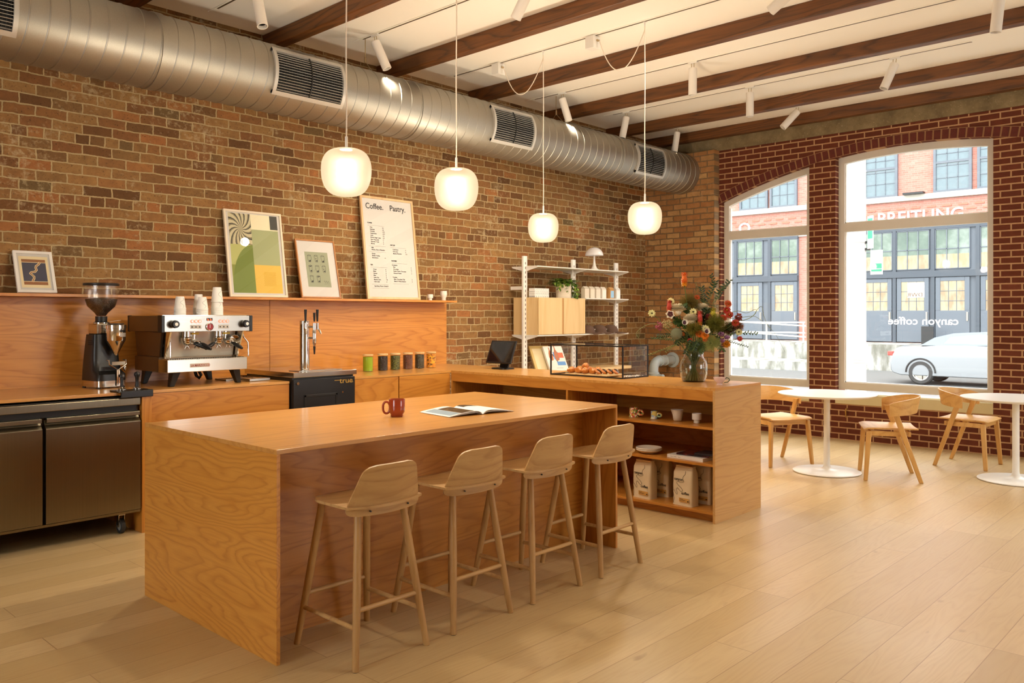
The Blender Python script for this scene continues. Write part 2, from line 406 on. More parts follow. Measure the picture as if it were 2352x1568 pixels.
# windows
frm = flat('window frame', (214,206,192), .45, vary=.02)
dirty = M_['pane']
def window(k, y0, y1, yc, arched=True):
    root = link(bpy.data.objects.new('window_%d' % k, None)); root['kind'] = 'structure'
    xo, xi, fw = XW+.10, XW+.17, .072
    f = MB()
    for ya, yb in ((y0, y0+fw), (y1-fw, y1)):
        za, zb = arch(ya, yc), arch(yb, yc); q_ = ZS+.045
        f.add([(xo,ya,q_),(xo,yb,q_),(xo,yb,zb),(xo,ya,za),(xi,ya,q_),(xi,yb,q_),(xi,yb,zb),(xi,ya,za)], [(0,3,2,1),(4,5,6,7),(0,1,5,4),(3,7,6,2),(0,4,7,3),(1,2,6,5)])
    f.box(xo, xi, y0+fw, y1-fw, ZS+.045, ZS+.045+.085); f.box(xo-.002, xi, y0+fw, y1-fw, 2.51, 2.615)
    n = 16
    for i in range(n):
        a = y0+fw+(y1-y0-2*fw)*i/n; b = y0+fw+(y1-y0-2*fw)*(i+1)/n; z0, z1 = arch(a, yc), arch(b, yc)
        f.add([(xo,a,z0-.08),(xo,b,z1-.08),(xo,b,z1),(xo,a,z0),(xi,a,z0-.08),(xi,b,z1-.08),(xi,b,z1),(xi,a,z0)],
              [(0,3,2,1),(4,5,6,7),(0,1,5,4),(3,7,6,2)])
    obj('frame', f, frm, root, smooth=0)
    bd = MB()   # slim white glazing bead
    for z0, z1 in ((ZS+.13, 2.51), (2.615, min(arch(y0,yc), arch(y1,yc))-.08)):
        for yy in (y0+fw, y1-fw-.012): bd.box(xo+.02, xi-.01, yy, yy+.012, z0, z1)
        bd.box(xo+.02, xi-.01, y0+fw, y1-fw, z0, z0+.012)
    obj('glazing_bead', bd, M_['white'], root, smooth=0)
    obj('pane', MB().box(xo+.035, xo+.041, y0+fw, y1-fw, ZS+.13, 2.51), dirty, root, smooth=0)
    p = MB(); n = 12
    for i in range(n):
        a = y0+fw+(y1-y0-2*fw)*i/n; b = y0+fw+(y1-y0-2*fw)*(i+1)/n
        p.add([(xo+.035,a,2.615),(xo+.035,b,2.615),(xo+.035,b,arch(b,yc)-.08),(xo+.035,a,arch(a,yc)-.08),
               (xo+.041,a,2.615),(xo+.041,b,2.615),(xo+.041,b,arch(b,yc)-.08),(xo+.041,a,arch(a,yc)-.08)], [(0,3,2,1),(4,5,6,7)])
    obj('pane', p, dirty, root, smooth=0)
    obj('window_sill', MB().box(XW-.012, XW+.3, y0-.0, y1+.0, ZS-.12, ZS), stonem, root, smooth=0, bevel=.004)
    return root
stonem = flat('limestone sill', (212,196,150), .7, vary=.06)
WN = [window(i+1, *o) for i, o in enumerate(OPEN)]
# lettering and decal on the second window, read from the street
ytxt = Matrix(((0,0,1,XW+.134),(1,0,0,0),(0,1,0,0),(0,0,0,1)))
g = G('vinyl lettering'); g.n.remove(g.p); d1 = g.N('BsdfDiffuse'); d1.inputs[0].default_value = (.9,.9,.9,1); d2 = g.N('BsdfTranslucent'); d2.inputs[0].default_value = (.9,.9,.9,1)
mx = g.N('MixShader'); g.L(d1.outputs[0], mx.inputs[1]); g.L(d2.outputs[0], mx.inputs[2]); mx.inputs[0].default_value = .9; g.L(mx.outputs[0], g.out.inputs[0]); vinyl = g.m
lt = MB().text('canyon coffee', .125, T((0, 2.672, 1.39)) @ ytxt, ext=.0005, bold=.002, sx=1.09)
obj('lettering', lt, vinyl, WN[1], smooth=0)
dc = MB().box(XW+.132, XW+.1335, 3.03, 3.215, 1.70, 1.875)
obj('decal', dc, vinyl, WN[1], smooth=0)
obj('lettering', MB().text('DWR', .062, T((-.0035, 3.045, 1.712)) @ ytxt, ext=.0005, sx=1.15), flat('decal letters', (176,150,110), .5, vary=0), WN[1], smooth=0)

# ------------------------------------------------------------------ spiral duct with grilles
DY, DZ, DR = 6.06, 3.426, .271
duct = thing('ventilation_duct', 'large round galvanised spiral duct running under the ceiling along the brick wall', 'duct', (0, DY, DZ))
m = MB(); n = 64; x = X0; prof = []
Mx = RY(PI/2)   # lathe z -> world x
seam = [1.742+.1203*k for k in range(-42, 68)]
prof = [(0, X0)]; 
for sx in seam:
    if sx < X0+.05 or sx > 9.84: continue
    prof += [(DR, sx-.006), (DR+.0045, sx-.002), (DR+.0045, sx+.002), (DR, sx+.006)]
prof += [(DR, 9.86), (DR+.004, 9.87), (DR+.004, 9.9)]
prof[0] = (DR, X0)
m.lathe(prof, n=n, M=Mx)
# skew into a helix: shift x with angle
p = .1203
m.v = [(q[0] + p*math.atan2(q[2], -q[1])/(2*PI)*(1 if q[0] < 9.7 else 0), q[1], q[2]) for q in m.v]
ductbody = obj('duct_body', m, M_['duct'], duct, smooth=25)
for sx in (2.62, 5.03, 7.42, 8.2, -.6):
    obj('joint_band', MB().lathe([(DR+.001, sx-.03),(DR+.007, sx-.028),(DR+.007, sx+.028),(DR+.001, sx+.03)], n=n, M=Mx), M_['duct'], duct)
louv = flat('louvre metal', (196,192,184), .4, .4, vary=.02)
def grille(x0, x1, a0=R(33)):
    root = obj('vent_grille', MB(), M_['steel'], duct)
    def P(x, a, r): return (x, -r*math.cos(a), r*math.sin(a))
    fr = MB(); r0, r1 = DR+.006, DR+.022; fw = .028
    def patch(mb, xa, xb, aa, ab, ra, rb, n=10):
        vs = []
        for i in range(n+1):
            a = aa+(ab-aa)*i/n
            vs += [P(xa,a,ra), P(xb,a,ra), P(xb,a,rb), P(xa,a,rb)]
        fs = [(0,1,2,3), (4*n+3,4*n+2,4*n+1,4*n)]
        for i in range(n):
            for k in range(4):
                q = i*4; fs.append((q+k, q+4+k, q+4+(k+1)%4, q+(k+1)%4))
        mb.add(vs, fs)
    A = a0+.10
    patch(fr, x0-fw, x0, -A, A, r0-.01, r1); patch(fr, x1, x1+fw, -A, A, r0-.01, r1)
    patch(fr, x0-fw, x1+fw, -A-.02, -a0, r0-.01, r1, 3); patch(fr, x0-fw, x1+fw, a0, A+.02, r0-.01, r1, 3)
    obj('frame', fr, louv, root, smooth=30)
    bk = MB(); patch(bk, x0, x1, -a0, a0, DR+.0005, DR+.005); obj('backing', bk, M_['dark'], root, smooth=30)
    sl = MB(); nb = 15
    for i in range(nb):
        a = -a0 + 2*a0*(i+.5)/nb; c = P((x0+x1)/2, a, DR+.013)
        sl.mbox(T(c) @ RX(-a) @ RX(R(18)), x1-x0, .012, .0022)
    obj('louvre', sl, louv, root, smooth=0)
    vb = MB(); nv = 26
    for i in range(nv):
        xx = x0+(x1-x0)*(i+.5)/nv
        patch(vb, xx-.0012, xx+.0012, -a0, a0, DR+.005, DR+.008, 6)
    patch(vb, (x0+x1)/2-.004, (x0+x1)/2+.004, -a0, a0, DR+.008, DR+.024, 8)
    obj('vane', vb, M_['blackmetal'], root, smooth=0)
for a, b in ((1.06, 1.65), (3.50, 4.11), (5.955, 6.525), (8.48, 9.04)): grille(a, b)
for hx in (4.55, 7.22):   # Y-wire hangers
    h = MB(); h.tube([(hx,0,ZC-DZ),(hx,0,.36)], .004, 6); h.cyl((hx,0,.345), .009, 0, .05, 8)
    for sg in (-1, 1): h.tube([(hx,0,.355),(hx+sg*.0,sg*.10,DR-.02)], .002, 5)
    obj('hanger', h, M_['steelZ'], duct)

# ------------------------------------------------------------------ lighting tracks, spots
trackm = flat('track groove', (92,74,52), .5, .3, vary=.02)
TR = [(3.28, 6.33, -3), (4.54, 6.08, -3), (5.89, 6.33, -3), (7.16, 6.33, -3), (8.365, 6.1, 2.09), (9.525, 6.35, 4.30)]
ORD = ['nearest the camera', 'second from the camera', 'third from the camera, carrying two globe lamps', 'fourth from the camera', 'fifth, second from the window wall', 'closest to the window wall']
for (x, y1, y0), o_ in zip(TR, ORD):
    t = thing('lighting_track', 'slim recessed white ceiling lighting track, %s' % o_, 'lighting track', (x, 0, ZC), 0, 'recessed lighting tracks')
    obj('channel', MB().box(-.019, .019, max(y0, Y0+.05), y1+.13, -.007, .0), M_['ceiling'], t, smooth=0)
    obj('slot', MB().box(-.0075, .0075, max(y0, Y0+.1), y1, -.0085, -.0068), trackm, t, smooth=0, label='dark slot')
def spot_parts(t, d, L=.262, r=.041):
    """d: unit direction the barrel points, pivot at origin (ceiling)"""
    d = Vector(d).normalized(); p0 = Vector((0,0,-.062))
    obj('adapter', MB().box(-.012, .012, -.05, .05, -.014, 0), M_['white'], t, smooth=0, bevel=.002)
    s = MB(); s.tube([(0,.014,-.01), p0+Vector((0,.014,.0))+d*.02], .0035, 8); s.tube([(0,-.014,-.01), p0+Vector((0,-.014,.0))+d*.02], .0035, 8)
    obj('stem', s, M_['steelZ'], t)
    b = MB().lathe([(0,0),(r-.003,0),(r,.004),(r,L),(r-.006,L),(r-.007,L-.03)], p0, 28, align(d))
    obj('barrel', b, spotm, t)
    obj('lens', MB().lathe([(0,L-.05),(r-.007,L-.05),(r-.0065,L-.028)], p0, 24, align(d)), M_['black'], t)
spotm = flat('spotlight white', (232,224,212), .45, vary=.01)
lampd = []
def spot(x, y, d, label, power=105, aim=None):
    t = thing('track_spotlight', label, 'spotlight', (x, y, ZC-.007), 0, 'white cylinder track spotlights')
    spot_parts(t, d)
    l = bpy.data.lights.new('spot', 'SPOT'); l.energy = power; l.color = (1, .87, .68); l.spot_size = R(78); l.spot_blend = 1; l.shadow_soft_size = .06
    lo = link(bpy.data.objects.new('lamp_light', l)); lo.parent = t
    dd = Vector(d).normalized(); lo.location = Vector((0,0,-.062)) + dd*.275; lo.rotation_euler = dd.to_track_quat('-Z', 'Y').to_euler()
    return t
SP = [
 (3.28, 5.72, (.0,-.30,-.9), 'white track spotlight cut by the top edge, left of the first dark beam'),
 (4.54, 5.90, (.27,-.28,-.9), 'white track spotlight above the first duct vent, left of the second globe lamp cord'),
 (4.54, 4.05, (.05,.62,-.75), 'white track spotlight cut by the top edge, dark mouth facing down, above second beam'),
 (5.89, 2.62, (.1,.95,-.5), 'white track spotlight cut by the top edge, tilted steeply left, right of the cords'),
 (7.16, 5.922, (.19,-.2,-.93), 'white track spotlight hanging just right of the third globe cord, over the second vent'),
 (7.16, 4.26, (0,.01,-1), 'upright white track spotlight right of the fourth globe cord, open mouth down'),
 (8.365, 5.90, (-.13,.14,-.95), 'white track spotlight just left of the fourth globe cord, small'),
 (8.365, 4.27, (0,0,-1), 'upright white track spotlight over the arched window, beside the fifth beam'),
 (8.365, 2.76, (-.3,.32,-.97), 'white track spotlight farthest right, tilted to the left, over the big window'),
 (9.525, 5.90, (-.1,.1,-.93), 'small white track spotlight over the end of the duct, next to the window wall'),
 (9.525, 4.25, (-.5,.54,-.8), 'white track spotlight tilted steeply left, hanging in front of the concrete header'),
]
for s in SP: spot(*s)
# extra unseen heads, added on the tracks as fill light for the room
for x, y in ((3.28, 2.2), (5.89, .6), (7.16, 1.6), (4.54, -.6), (7.16, -1.2), (3.28, -.8)):
    spot(x, y, (0,.1,-1), 'white track spotlight added out of the picture as fill light', 42)

# ------------------------------------------------------------------ globe pendants
g = G('opal shade'); g.n.remove(g.p)
em = g.N('Emission'); em.inputs[0].default_value = (1, .79, .50, 1); em.inputs[1].default_value = .30
rf = g.N('BsdfRefraction'); rf.inputs['Roughness'].default_value = .34; rf.inputs['IOR'].default_value = 1.12; rf.inputs[0].default_value = (.55,.49,.38,1)
gl = g.N('BsdfGlossy'); gl.inputs['Roughness'].default_value = .45; gl.inputs[0].default_value = (.35,.33,.3,1)
tp = g.N('BsdfTransparent'); m2_ = g.N('MixShader'); m2_.inputs[0].default_value = .40; g.L(rf.outputs[0], m2_.inputs[1]); g.L(tp.outputs[0], m2_.inputs[2])
ad = g.N('AddShader'); g.L(em.outputs[0], ad.inputs[0]); g.L(m2_.outputs[0], ad.inputs[1])
mx = g.N('MixShader'); mx.inputs[0].default_value = .06; g.L(ad.outputs[0], mx.inputs[1]); g.L(gl.outputs[0], mx.inputs[2]); g.L(mx.outputs[0], g.out.inputs[0])
opal = g.m
bulbm = flat('lamp bulb', (255,236,200), .5, emit=24, ecol=(255,232,196), vary=0)
cordm = flat('white cord', (236,222,204), .6, vary=0)
def pendant(x, y, label, box_y=None):
    t = thing('pendant_lamp', label, 'pendant lamp', (x, y, 2.32), 0, 'opal globe pendant lamps')
    pr = []
    for i in range(33):   # squarish squat globe
        a = PI*i/32; r = math.sin(a); z = -math.cos(a)
        rr = abs(r)**.60; zz = math.copysign(abs(z)**.90, z)
        wdt = .143*(1+.045*zz) ; pr.append((rr*wdt if 0 < i < 32 else 0, zz*.137))
    pr = [p for p in pr if p[1] < .132]; pr.append((.018, .134))
    obj('lamp_shade', MB().lathe(pr, n=48), opal, t, smooth=80)
    obj('bulb', MB().sph((0,0,-.005), .042, 20, 12), bulbm, t, smooth=80)
    obj('cap', MB().lathe([(0,.130),(.034,.130),(.034,.134),(.010,.139),(.008,.139),(.008,.205),(.005,.208),(0,.208)], n=24), M_['white'], t)
    top = ZC-2.32-.012
    c = [(0,0,.2),(.0015,-.001,.35),(-.001,.001,.7),(.002,0,1.1),(0,0,top-.1),(0,0,top-.02)]
    obj('cord', MB().tube(c, .0042, 8), cordm, t)
    hk = MB().lathe([(0,top+.012),(.022,top+.012),(.022,top+.006),(.008,top),(.006,top-.03),(0,top-.032)], n=16)
    obj('ceiling_hook', hk, M_['white'], t)
    if box_y:
        dy = box_y-y; bx = MB().box(-.048,.048, dy-.048, dy+.048, top-.105, top+.004)
        b = obj('junction_box', bx, M_['white'], t, smooth=0, bevel=.004)
        obj('gland', MB().tube([(0,dy-.048,top-.035),(0,dy-.075,top-.045)], [.011,.008], 10), M_['steelZ'], b)
        pts = []
        y_a = dy-.075; z_a = top-.045; z_b = top-.06
        for i in range(25):
            s = i/24; yy = y_a*(1-s); sag = -.30*4*s*(1-s)*(1-.25*(s-.5)) ; pts.append((0, yy, z_a*(1-s)+z_b*s+sag))
        pts.append((0,.0,top-.03))
        obj('cord', MB().tube(pts, .0042, 8), cordm, t)
    for zz, en in ((-.005, 330),):
        l = bpy.data.lights.new('glow', 'POINT'); l.energy = en; l.color = (1, .88, .69); l.shadow_soft_size = .048
        lo = link(bpy.data.objects.new('lamp_light', l)); lo.location = (0, 0, zz); lo.parent = t
    return t
pendant(2.834, 3.953, 'opal glass globe pendant farthest left and largest, over the island')
pendant(3.705, 3.959, 'opal glass globe pendant second from left, above the menu poster and island')
pendant(5.904, 5.113, 'smallest opal glass globe pendant on a swagged cord, above the white shelving', 5.703)
pendant(5.904, 3.975, 'opal glass globe pendant farthest right on a swagged cord, in front of the duct end', 4.53)

# ------------------------------------------------------------------ street outside
asph = flat('asphalt', (100,100,98), .9, vary=.1)
obj('ground', MB().box(9, 90, -60, 60, -.6, -.42), asph, kind='structure', smooth=0)
obj('trim_20', MB().box(XW+.3, 19.5, -60, 60, -.45, -.28), flat('pavement', (134,132,127), .9, vary=.08), kind='structure', smooth=0)
FX = 32
fb = bricks('street brick', 'YZ', [(170,112,98),(178,120,106),(164,106,92),(182,128,114)], (178,152,140), .21, .075, .006, bumpd=.004, wob=.001)
blu = flat('blue grey joinery', (88,94,102), .6, vary=.03); blud = flat('blue grey post', (62,68,76), .6, vary=.03)
stn = flat('pale stone band', (170,163,150), .8, vary=.05)
g = G('tree reflection pane'); v = g.coord()
f, _ = g.noise(v, .55, 5, .65); col = g.ramp(f, [(.35,(52,70,60)),(.5,(80,96,82)),(.62,(118,128,118))])  # reflected trees painted into the glass colour as green mottling
g.L(col, g.p.inputs['Base Color']); g.p.inputs['Roughness'].default_value = .06; treepane = g.m
g = G('warm reflection pane'); v = g.coord(); f, _ = g.noise(g.map(v, (1, 1.2, .5)), 2.4, 3, .5)
em_ = g.ramp(f, [(.35,(236,196,128)),(.5,(255,232,186)),(.65,(206,160,100))]); g.L(em_, g.p.inputs['Emission Color']); g.p.inputs['Emission Strength'].default_value = .55  # emission painted on for the warm cafe interior reflected in the glass
g.p.inputs['Roughness'].default_value = .08; g.p.inputs['Base Color'].default_value = (.1,.08,.05,1); reflp = g.m
skyp = flat('upper window glass', (96,112,118), .05, vary=.15)
bld = thing('shop_building', 'pink brick shop building with blue grey shopfront across the street', 'building', (FX, 0, 0))
obj('facade', MB().box(0, 6, -30, 50, .45, 12), fb, bld, smooth=0)
st = MB(); st.box(-.12, 0, -30, 50, 5.66, 5.86); st.box(-.06, 0, -30, 50, 4.62, 4.72)
obj('ledge', st, stn, bld, smooth=0)
ct = MB()
for k in range(60):
    y = -8+.52*k; ct.box(-.03, 0, y, y+.30, 5.36, 5.41); ct.box(-.03, 0, y+.26, y+.56, 5.20, 5.25)
obj('brick_course', ct, flat('brick course', (180,104,84), .9), bld, smooth=0)
def sash(y0, y1, z0, z1, nc, nr, pm, nm='window', split=None, bar=.022, fr=.09):
    f = MB(); f.box(-.10, .02, y0-fr, y0, z0-fr, z1+fr); f.box(-.10, .02, y1, y1+fr, z0-fr, z1+fr)
    f.box(-.10, .02, y0, y1, z0-fr, z0); f.box(-.10, .02, y0, y1, z1, z1+fr)
    for i in range(1, nc): yy = y0+(y1-y0)*i/nc; f.box(-.07, .0, yy-bar/2, yy+bar/2, z0, z1)
    for i in range(1, nr): zz = z0+(z1-z0)*i/nr; f.box(-.07, .0, y0, y1, zz-bar/2, zz+bar/2)
    if split: f.box(-.09, 0, y0, y1, split-.04, split+.04)
    r_ = obj(nm, f, blu, bld, smooth=0)
    obj('pane', MB().box(-.05, -.03, y0, y1, z0, z1), pm, r_, smooth=0)
# upper storey
for y0, y1, z1 in ((15.60,16.68,7.62), (14.36,15.33,7.62), (10.53,11.58,7.65), (8.07,9.13,7.65), (6.6,7.72,7.65), (4.2,5.3,7.65), (2.8,3.9,7.65), (18.3,19.4,7.6)):
    sash(y0, y1, 5.93, z1, 3, 4, skyp, split=6.92)
# shopfront bays
def shopbay(ya, yb, cols_):
    obj('shopfront', MB().box(-.05, .0, ya, yb, .50, 4.60), blu, bld, smooth=0)
    p = MB(); p.box(-.16, -.05, ya, yb, 2.86, 3.08); p.box(-.12, -.05, ya, yb, 4.56, 4.66)
    for y0, y1 in cols_: p.box(-.14, -.05, y1+.02, y1+.14, .5, 4.6)
    obj('post', p, blud, bld, smooth=0)
    for y0, y1 in cols_:
        f = MB(); 
        for i in range(4): yy = y0+(y1-y0)*i/3; f.box(-.11, -.05, yy-.014, yy+.014, 3.15, 4.54)
        for zz in (3.15, 3.85, 4.54): f.box(-.11, -.05, y0, y1, zz-.014, zz+.014)
        r_ = obj('transom_window', f, blu, bld, smooth=0)
        obj('pane', MB().box(-.08, -.06, y0, y1, 3.66, 4.54), treepane, r_, smooth=0)
        obj('pane', MB().box(-.08, -.06, y0, y1, 3.15, 3.66), reflp, r_, smooth=0)
        d = MB(); d.box(-.12, -.05, y0, y1, .52, 1.66); d.box(-.12, -.05, y0, y0+.16, 1.66, 2.84); d.box(-.12, -.05, y1-.16, y1, 1.66, 2.84); d.box(-.12, -.05, y0+.16, y1-.16, 2.70, 2.84)
        for i in (1, 2): yy = y0+.16+(y1-y0-.32)*i/3; d.box(-.11, -.07, yy-.01, yy+.01, 1.66, 2.70)
        for zz in (2.0, 2.35): d.box(-.11, -.07, y0+.16, y1-.16, zz-.01, zz+.01)
        r_ = obj('door', d, blu, bld, smooth=0, bevel=.01)
        obj('pane', MB().box(-.09, -.075, y0+.16, y1-.16, 1.66, 2.70), reflp, r_, smooth=0)
        obj('handle', MB().box(-.15, -.12, y0+.05, y0+.09, 1.3, 1.6), M_['steelZ'], r_, smooth=0)
shopbay(14.22, 17.3, [(15.73,16.84),(14.25,15.34)])
shopbay(2.5, 13.0, [(10.63,11.72),(9.36,10.46),(8.04,9.14),(6.75,7.7),(5.3,6.3),(3.9,4.9),(2.6,3.6)])
Mf = Matrix(((0,0,-1,-.02),(-1,0,0,0),(0,1,0,0),(0,0,0,1)))
wl = flat('white sign letters', (232,231,228), .5, vary=0)
obj('lettering', MB().text('BREITLING', .62, T((0, 11.19, 4.86)) @ Mf, ext=.03, bold=.004, sx=1.0), wl, bld, smooth=0)
obj('lettering', MB().text('O', .62, T((0, 16.84, 4.92)) @ Mf, ext=.03, bold=.004, sx=1.1), wl, bld, smooth=0)
obj('lettering', MB().text('A', .62, T((0, 17.55, 4.92)) @ Mf, ext=.03, bold=.004, sx=1.1), wl, bld, smooth=0)
obj('wall_lamp', MB().box(-.3, -.05, 9.5, 10.2, 5.86, 5.93), M_['blackmetal'], bld, smooth=0)
# loading platform with ramp and rail
plm = G('weathered concrete'); v = plm.coord(); f1, _ = plm.noise(plm.map(v, (1,1.6,.5)), 2.2, 4, .6)
plm.L(plm.ramp(f1, [(.4,(170,168,163)),(.52,(134,132,124)),(.65,(106,104,94))]), plm.p.inputs['Base Color']); plm.p.inputs['Roughness'].default_value = .9; plm = plm.m
obj('trim_21', MB().box(29.6, 32, -30, 50, -.42, .48), plm, kind='structure', smooth=0)
obj('trim_22', MB().box(27.6, 29.6, 11.8, 40, -.42, -.12), plm, kind='structure', smooth=0)
rl = thing('handrail', 'pale tube handrail on the platform, seen through the arched window', 'railing', (29.75, 0, .48))
for y0, y1, dz in ((13.0, 19, 0),):
    q = MB()
    for z in (.74, .36): q.tube([(0, y0, z), (0, y1, z)], .028, 8)
    q.tube([(0, y0, .02), (-1.0, y0-.1, -.02)], .02, 6)
    obj('rail', q, M_['offwhite'], rl)
    for k in range(5): obj('post', MB().tube([(0, y0+.05+1.45*k, 0), (0, y0+.05+1.45*k, .74)], .028, 8), M_['offwhite'], rl)
    q = MB(); q.tube([(-.6, 12.7, .62), (-.6, 16.0, .80), (-.6, 19, .95)], .025, 8); q.tube([(-.6, 12.7, .22), (-.6, 16.0, .42), (-.6, 19, .55)], .025, 8)
    obj('ramp_rail', q, M_['offwhite'], rl)
# A-board on the platform
ab = thing('sandwich_board', 'small black menu board standing on the platform behind the car', 'sign board', (31.2, 9.2, .48))
obj('board', MB().box(-.03, .03, -.2, .2, 0, .62), M_['black'], ab, smooth=0)
# pole with signs
pole = thing('utility_pole', 'thick pale painted pole on the pavement just outside the big window', 'pole', (14.71, 5.49, -.28))
obj('shaft', MB().tube([(0,0,0),(0,0,7.5)], [.155,.145], 28), flat('pole paint', (186,182,178), .7, vary=.03), pole, smooth=60)
bnd = MB()
for z in (.95, 1.0, 3.04): bnd.lathe([(.150, z),(.158, z),(.158, z+.012),(.150, z+.012)], n=28)
obj('strap', bnd, flat('strap', (200,190,180), .6), pole)
br = MB(); br.box(-.03, .03, -.22, -.14, 3.02, 3.06); br.box(-.03, .03, -.22, -.14, 2.9, 2.94)
obj('bracket', br, M_['blackmetal'], pole, smooth=0)
cd = Vector((-.68, -.73, 0)).normalized()
green = flat('sign green', (50,140,110), .5, vary=0)
def sign(x, y, z, wd, ht, rz, label, bands):
    t = thing('street_sign', label, 'street sign', (x, y, z), rz)
    obj('plate', MB().box(-.004, .004, -wd/2, wd/2, 0, ht), M_['paper'], t, smooth=0, bevel=.003)
    for z0, z1 in bands: obj('band', MB().box(-.006, -.004, -wd/2+.015, wd/2-.015, z0, z1), green, t, smooth=0)
    return t
sign(14.6, 5.22, 2.64, .17, .56, R(-38), 'narrow green street sign strapped to the pale pole', ((.17,.52),))
sign(14.75, 5.17, 2.20, .20, .42, R(6), 'white street sign with teal bands below the green one', ((.05,.09),(.10,.19)))
# car
carm = flat('silver car paint', (132,135,138), .3, .3, vary=0, coat=.6)
car = thing('car', 'silver soft-top car parked across the street, seen through the big window', 'car', (24.35, 0, -.42))
# side outline in (y,z): rear at +y, seen from -x
ol = [(8.17,.36),(8.19,.62),(8.12,.84),(8.02,1.02),(7.86,1.07),(7.30,1.09),(6.95,1.12),(6.2,1.14),(5.2,1.12),(4.3,1.02),(3.75,.86),(3.62,.6),(3.66,.3),(3.9,.22),(7.9,.22),(8.1,.28)]
ol = [(y+.05, z) for y, z in ol]
b = MB()
nx = 9
secs = []
for i in range(nx):
    s = -1+2*i/(nx-1); ins = .10*abs(s)**4
    secs.append([( .85+.85*s, yc_ + (5.95-yc_)*ins*.35, z + (.6-z)*ins*.8) for yc_, z in ol])
vs = [p for q in secs for p in q]; L_ = len(ol)
fs = [(i*L_+k, i*L_+(k+1)%L_, (i+1)*L_+(k+1)%L_, (i+1)*L_+k) for i in range(nx-1) for k in range(L_)]
fs += [tuple(range(L_))[::-1], tuple((nx-1)*L_+k for k in range(L_))]
obj('body', b.add(vs, fs), carm, car, smooth=60, bevel=.02)
rf_ = [(7.38,1.08),(7.05,1.30),(6.6,1.42),(5.9,1.46),(5.35,1.40),(4.75,1.12)]
q = MB(); secs = []
for i in range(7):
    s = -1+2*i/6; hw = .85+.62*s*(1); 
    secs.append([(.85+(.80-.20*(z-1.08)/.38)*s, y, z) for y, z in rf_])
vs = [p for k in secs for p in k]; L_ = len(rf_)
fs = [(i*L_+k, i*L_+(k+1)%L_, (i+1)*L_+(k+1)%L_, (i+1)*L_+k) for i in range(6) for k in range(L_)] + [tuple(range(L_))[::-1], tuple(6*L_+k for k in range(L_))]
obj('soft_top', q.add(vs, fs), flat('soft top', (112,120,130), .7), car, smooth=60)
obj('side_window', MB().prism([(6.80,1.12),(6.62,1.32),(5.9,1.40),(5.4,1.35),(4.95,1.14)], .085, .11, 'x'), flat('car glass', (196,206,214), .05, vary=0), car, smooth=0)
obj('tail_light', MB().box(.005, .12, 8.08, 8.24, .78, .90), flat('tail light', (196,60,50), .3, vary=0), car, smooth=0, bevel=.02)
for yw in (7.36, 4.55):
    for xw in (.0, 1.5):
        Mw = T((xw+.1, yw, .335)) @ RY(PI/2)
        wh = obj('wheel', MB().lathe([(.215,-.11),(.30,-.11),(.335,-.07),(.335,.07),(.30,.11),(.215,.11)], n=36, M=Mw), M_['rubber'], car, smooth=40)
        h = MB().lathe([(.215,-.10),(.20,-.09),(.19,-.03),(.0,-.03)], n=30, M=Mw); h.lathe([(0,-.085),(.05,-.085),(.06,-.04)], n=20, M=Mw)
        for k in range(5): h.mbox(Mw @ RZ(2*PI*k/5) @ T((.12,0,-.07)), .17, .06, .03)
        obj('hub', h, M_['mirror'], wh, smooth=40)
    aw = MB(); aw.tube([(-.012, yw+.38*math.cos(PI*i/16), .335+.38*math.sin(PI*i/16)) for i in range(17)], .022, 6)
    obj('wheel_arch', aw, M_['black'], car)

# ------------------------------------------------------------------ joinery: island, worktops, cabinets, splashback, open bookcase
ZT = .975
isl = thing('kitchen_island', 'large amber oak island counter with four stools along its front', 'island', (1.90, 3.152, 0))
IL, IW, IH = 2.469, 1.315, .9227; t_ = .02
obj('island_top', MB().box(0, IL, 0, IW, IH-t_, IH), M_['ambertop'], isl, smooth=0, bevel=.0015)
obj('side_panel', MB().box(0, t_*.9, 0, IW, 0, IH-t_), M_['paleend'], isl, smooth=0, bevel=.001)
obj('side_panel', MB().box(IL-t_*.9, IL, 0, IW, 0, IH-t_), M_['amberZ'], isl, smooth=0, bevel=.001)
obj('front_panel', MB().box(t_*.9, IL-t_*.9, .275, .293, 0, IH-t_), M_['amberX'], isl, smooth=0)
obj('rear_panel', MB().box(t_*.9, IL-t_*.9, IW-.02, IW, 0, IH-t_), M_['amberX'], isl, smooth=0)

YF = 5.772; YS = 6.62
# left worktop (over fridge) and middle stretch
wt = thing('worktop', 'amber oak worktop left of the keg cooler, under the grinder and espresso machine', 'worktop', (0, 0, ZT))
obj('slab', MB().box(X0+.0, 3.595, YF, YS, -.02, 0), M_['ambertop'], wt, smooth=0, bevel=.0015)
wt = thing('worktop', 'amber oak corner worktop carrying the tea jars, till, pastry case and flowers', 'worktop', (0, 0, ZT))
poly = [(4.222, YF), (5.334, YF), (5.334, 2.992), (6.043, 2.992), (6.043, YS), (4.222, YS)]
obj('slab', MB().prism(poly, -.02, 0, 'z'), M_['ambertop'], wt, smooth=0)
# wall panelling and ledge
sp = thing('wall_panelling', 'amber oak panelling on the brick wall behind the counter', 'wall panel', (0, YS, 0))
for a, b in ((X0, 1.20), (1.204, 3.921), (3.925, 6.05)):
    obj('panel', MB().box(a, b, 0, YB-YS, ZT, 1.63), M_['splash'], sp, smooth=0, bevel=.0008)
ld = thing('picture_ledge', 'long thin oak ledge holding the framed pictures on the brick wall', 'shelf', (0, 6.42, 1.652))
obj('ledge', MB().box(X0, 6.02, 0, .24, -.021, 0), M_['splash'], ld, smooth=0, bevel=.001)
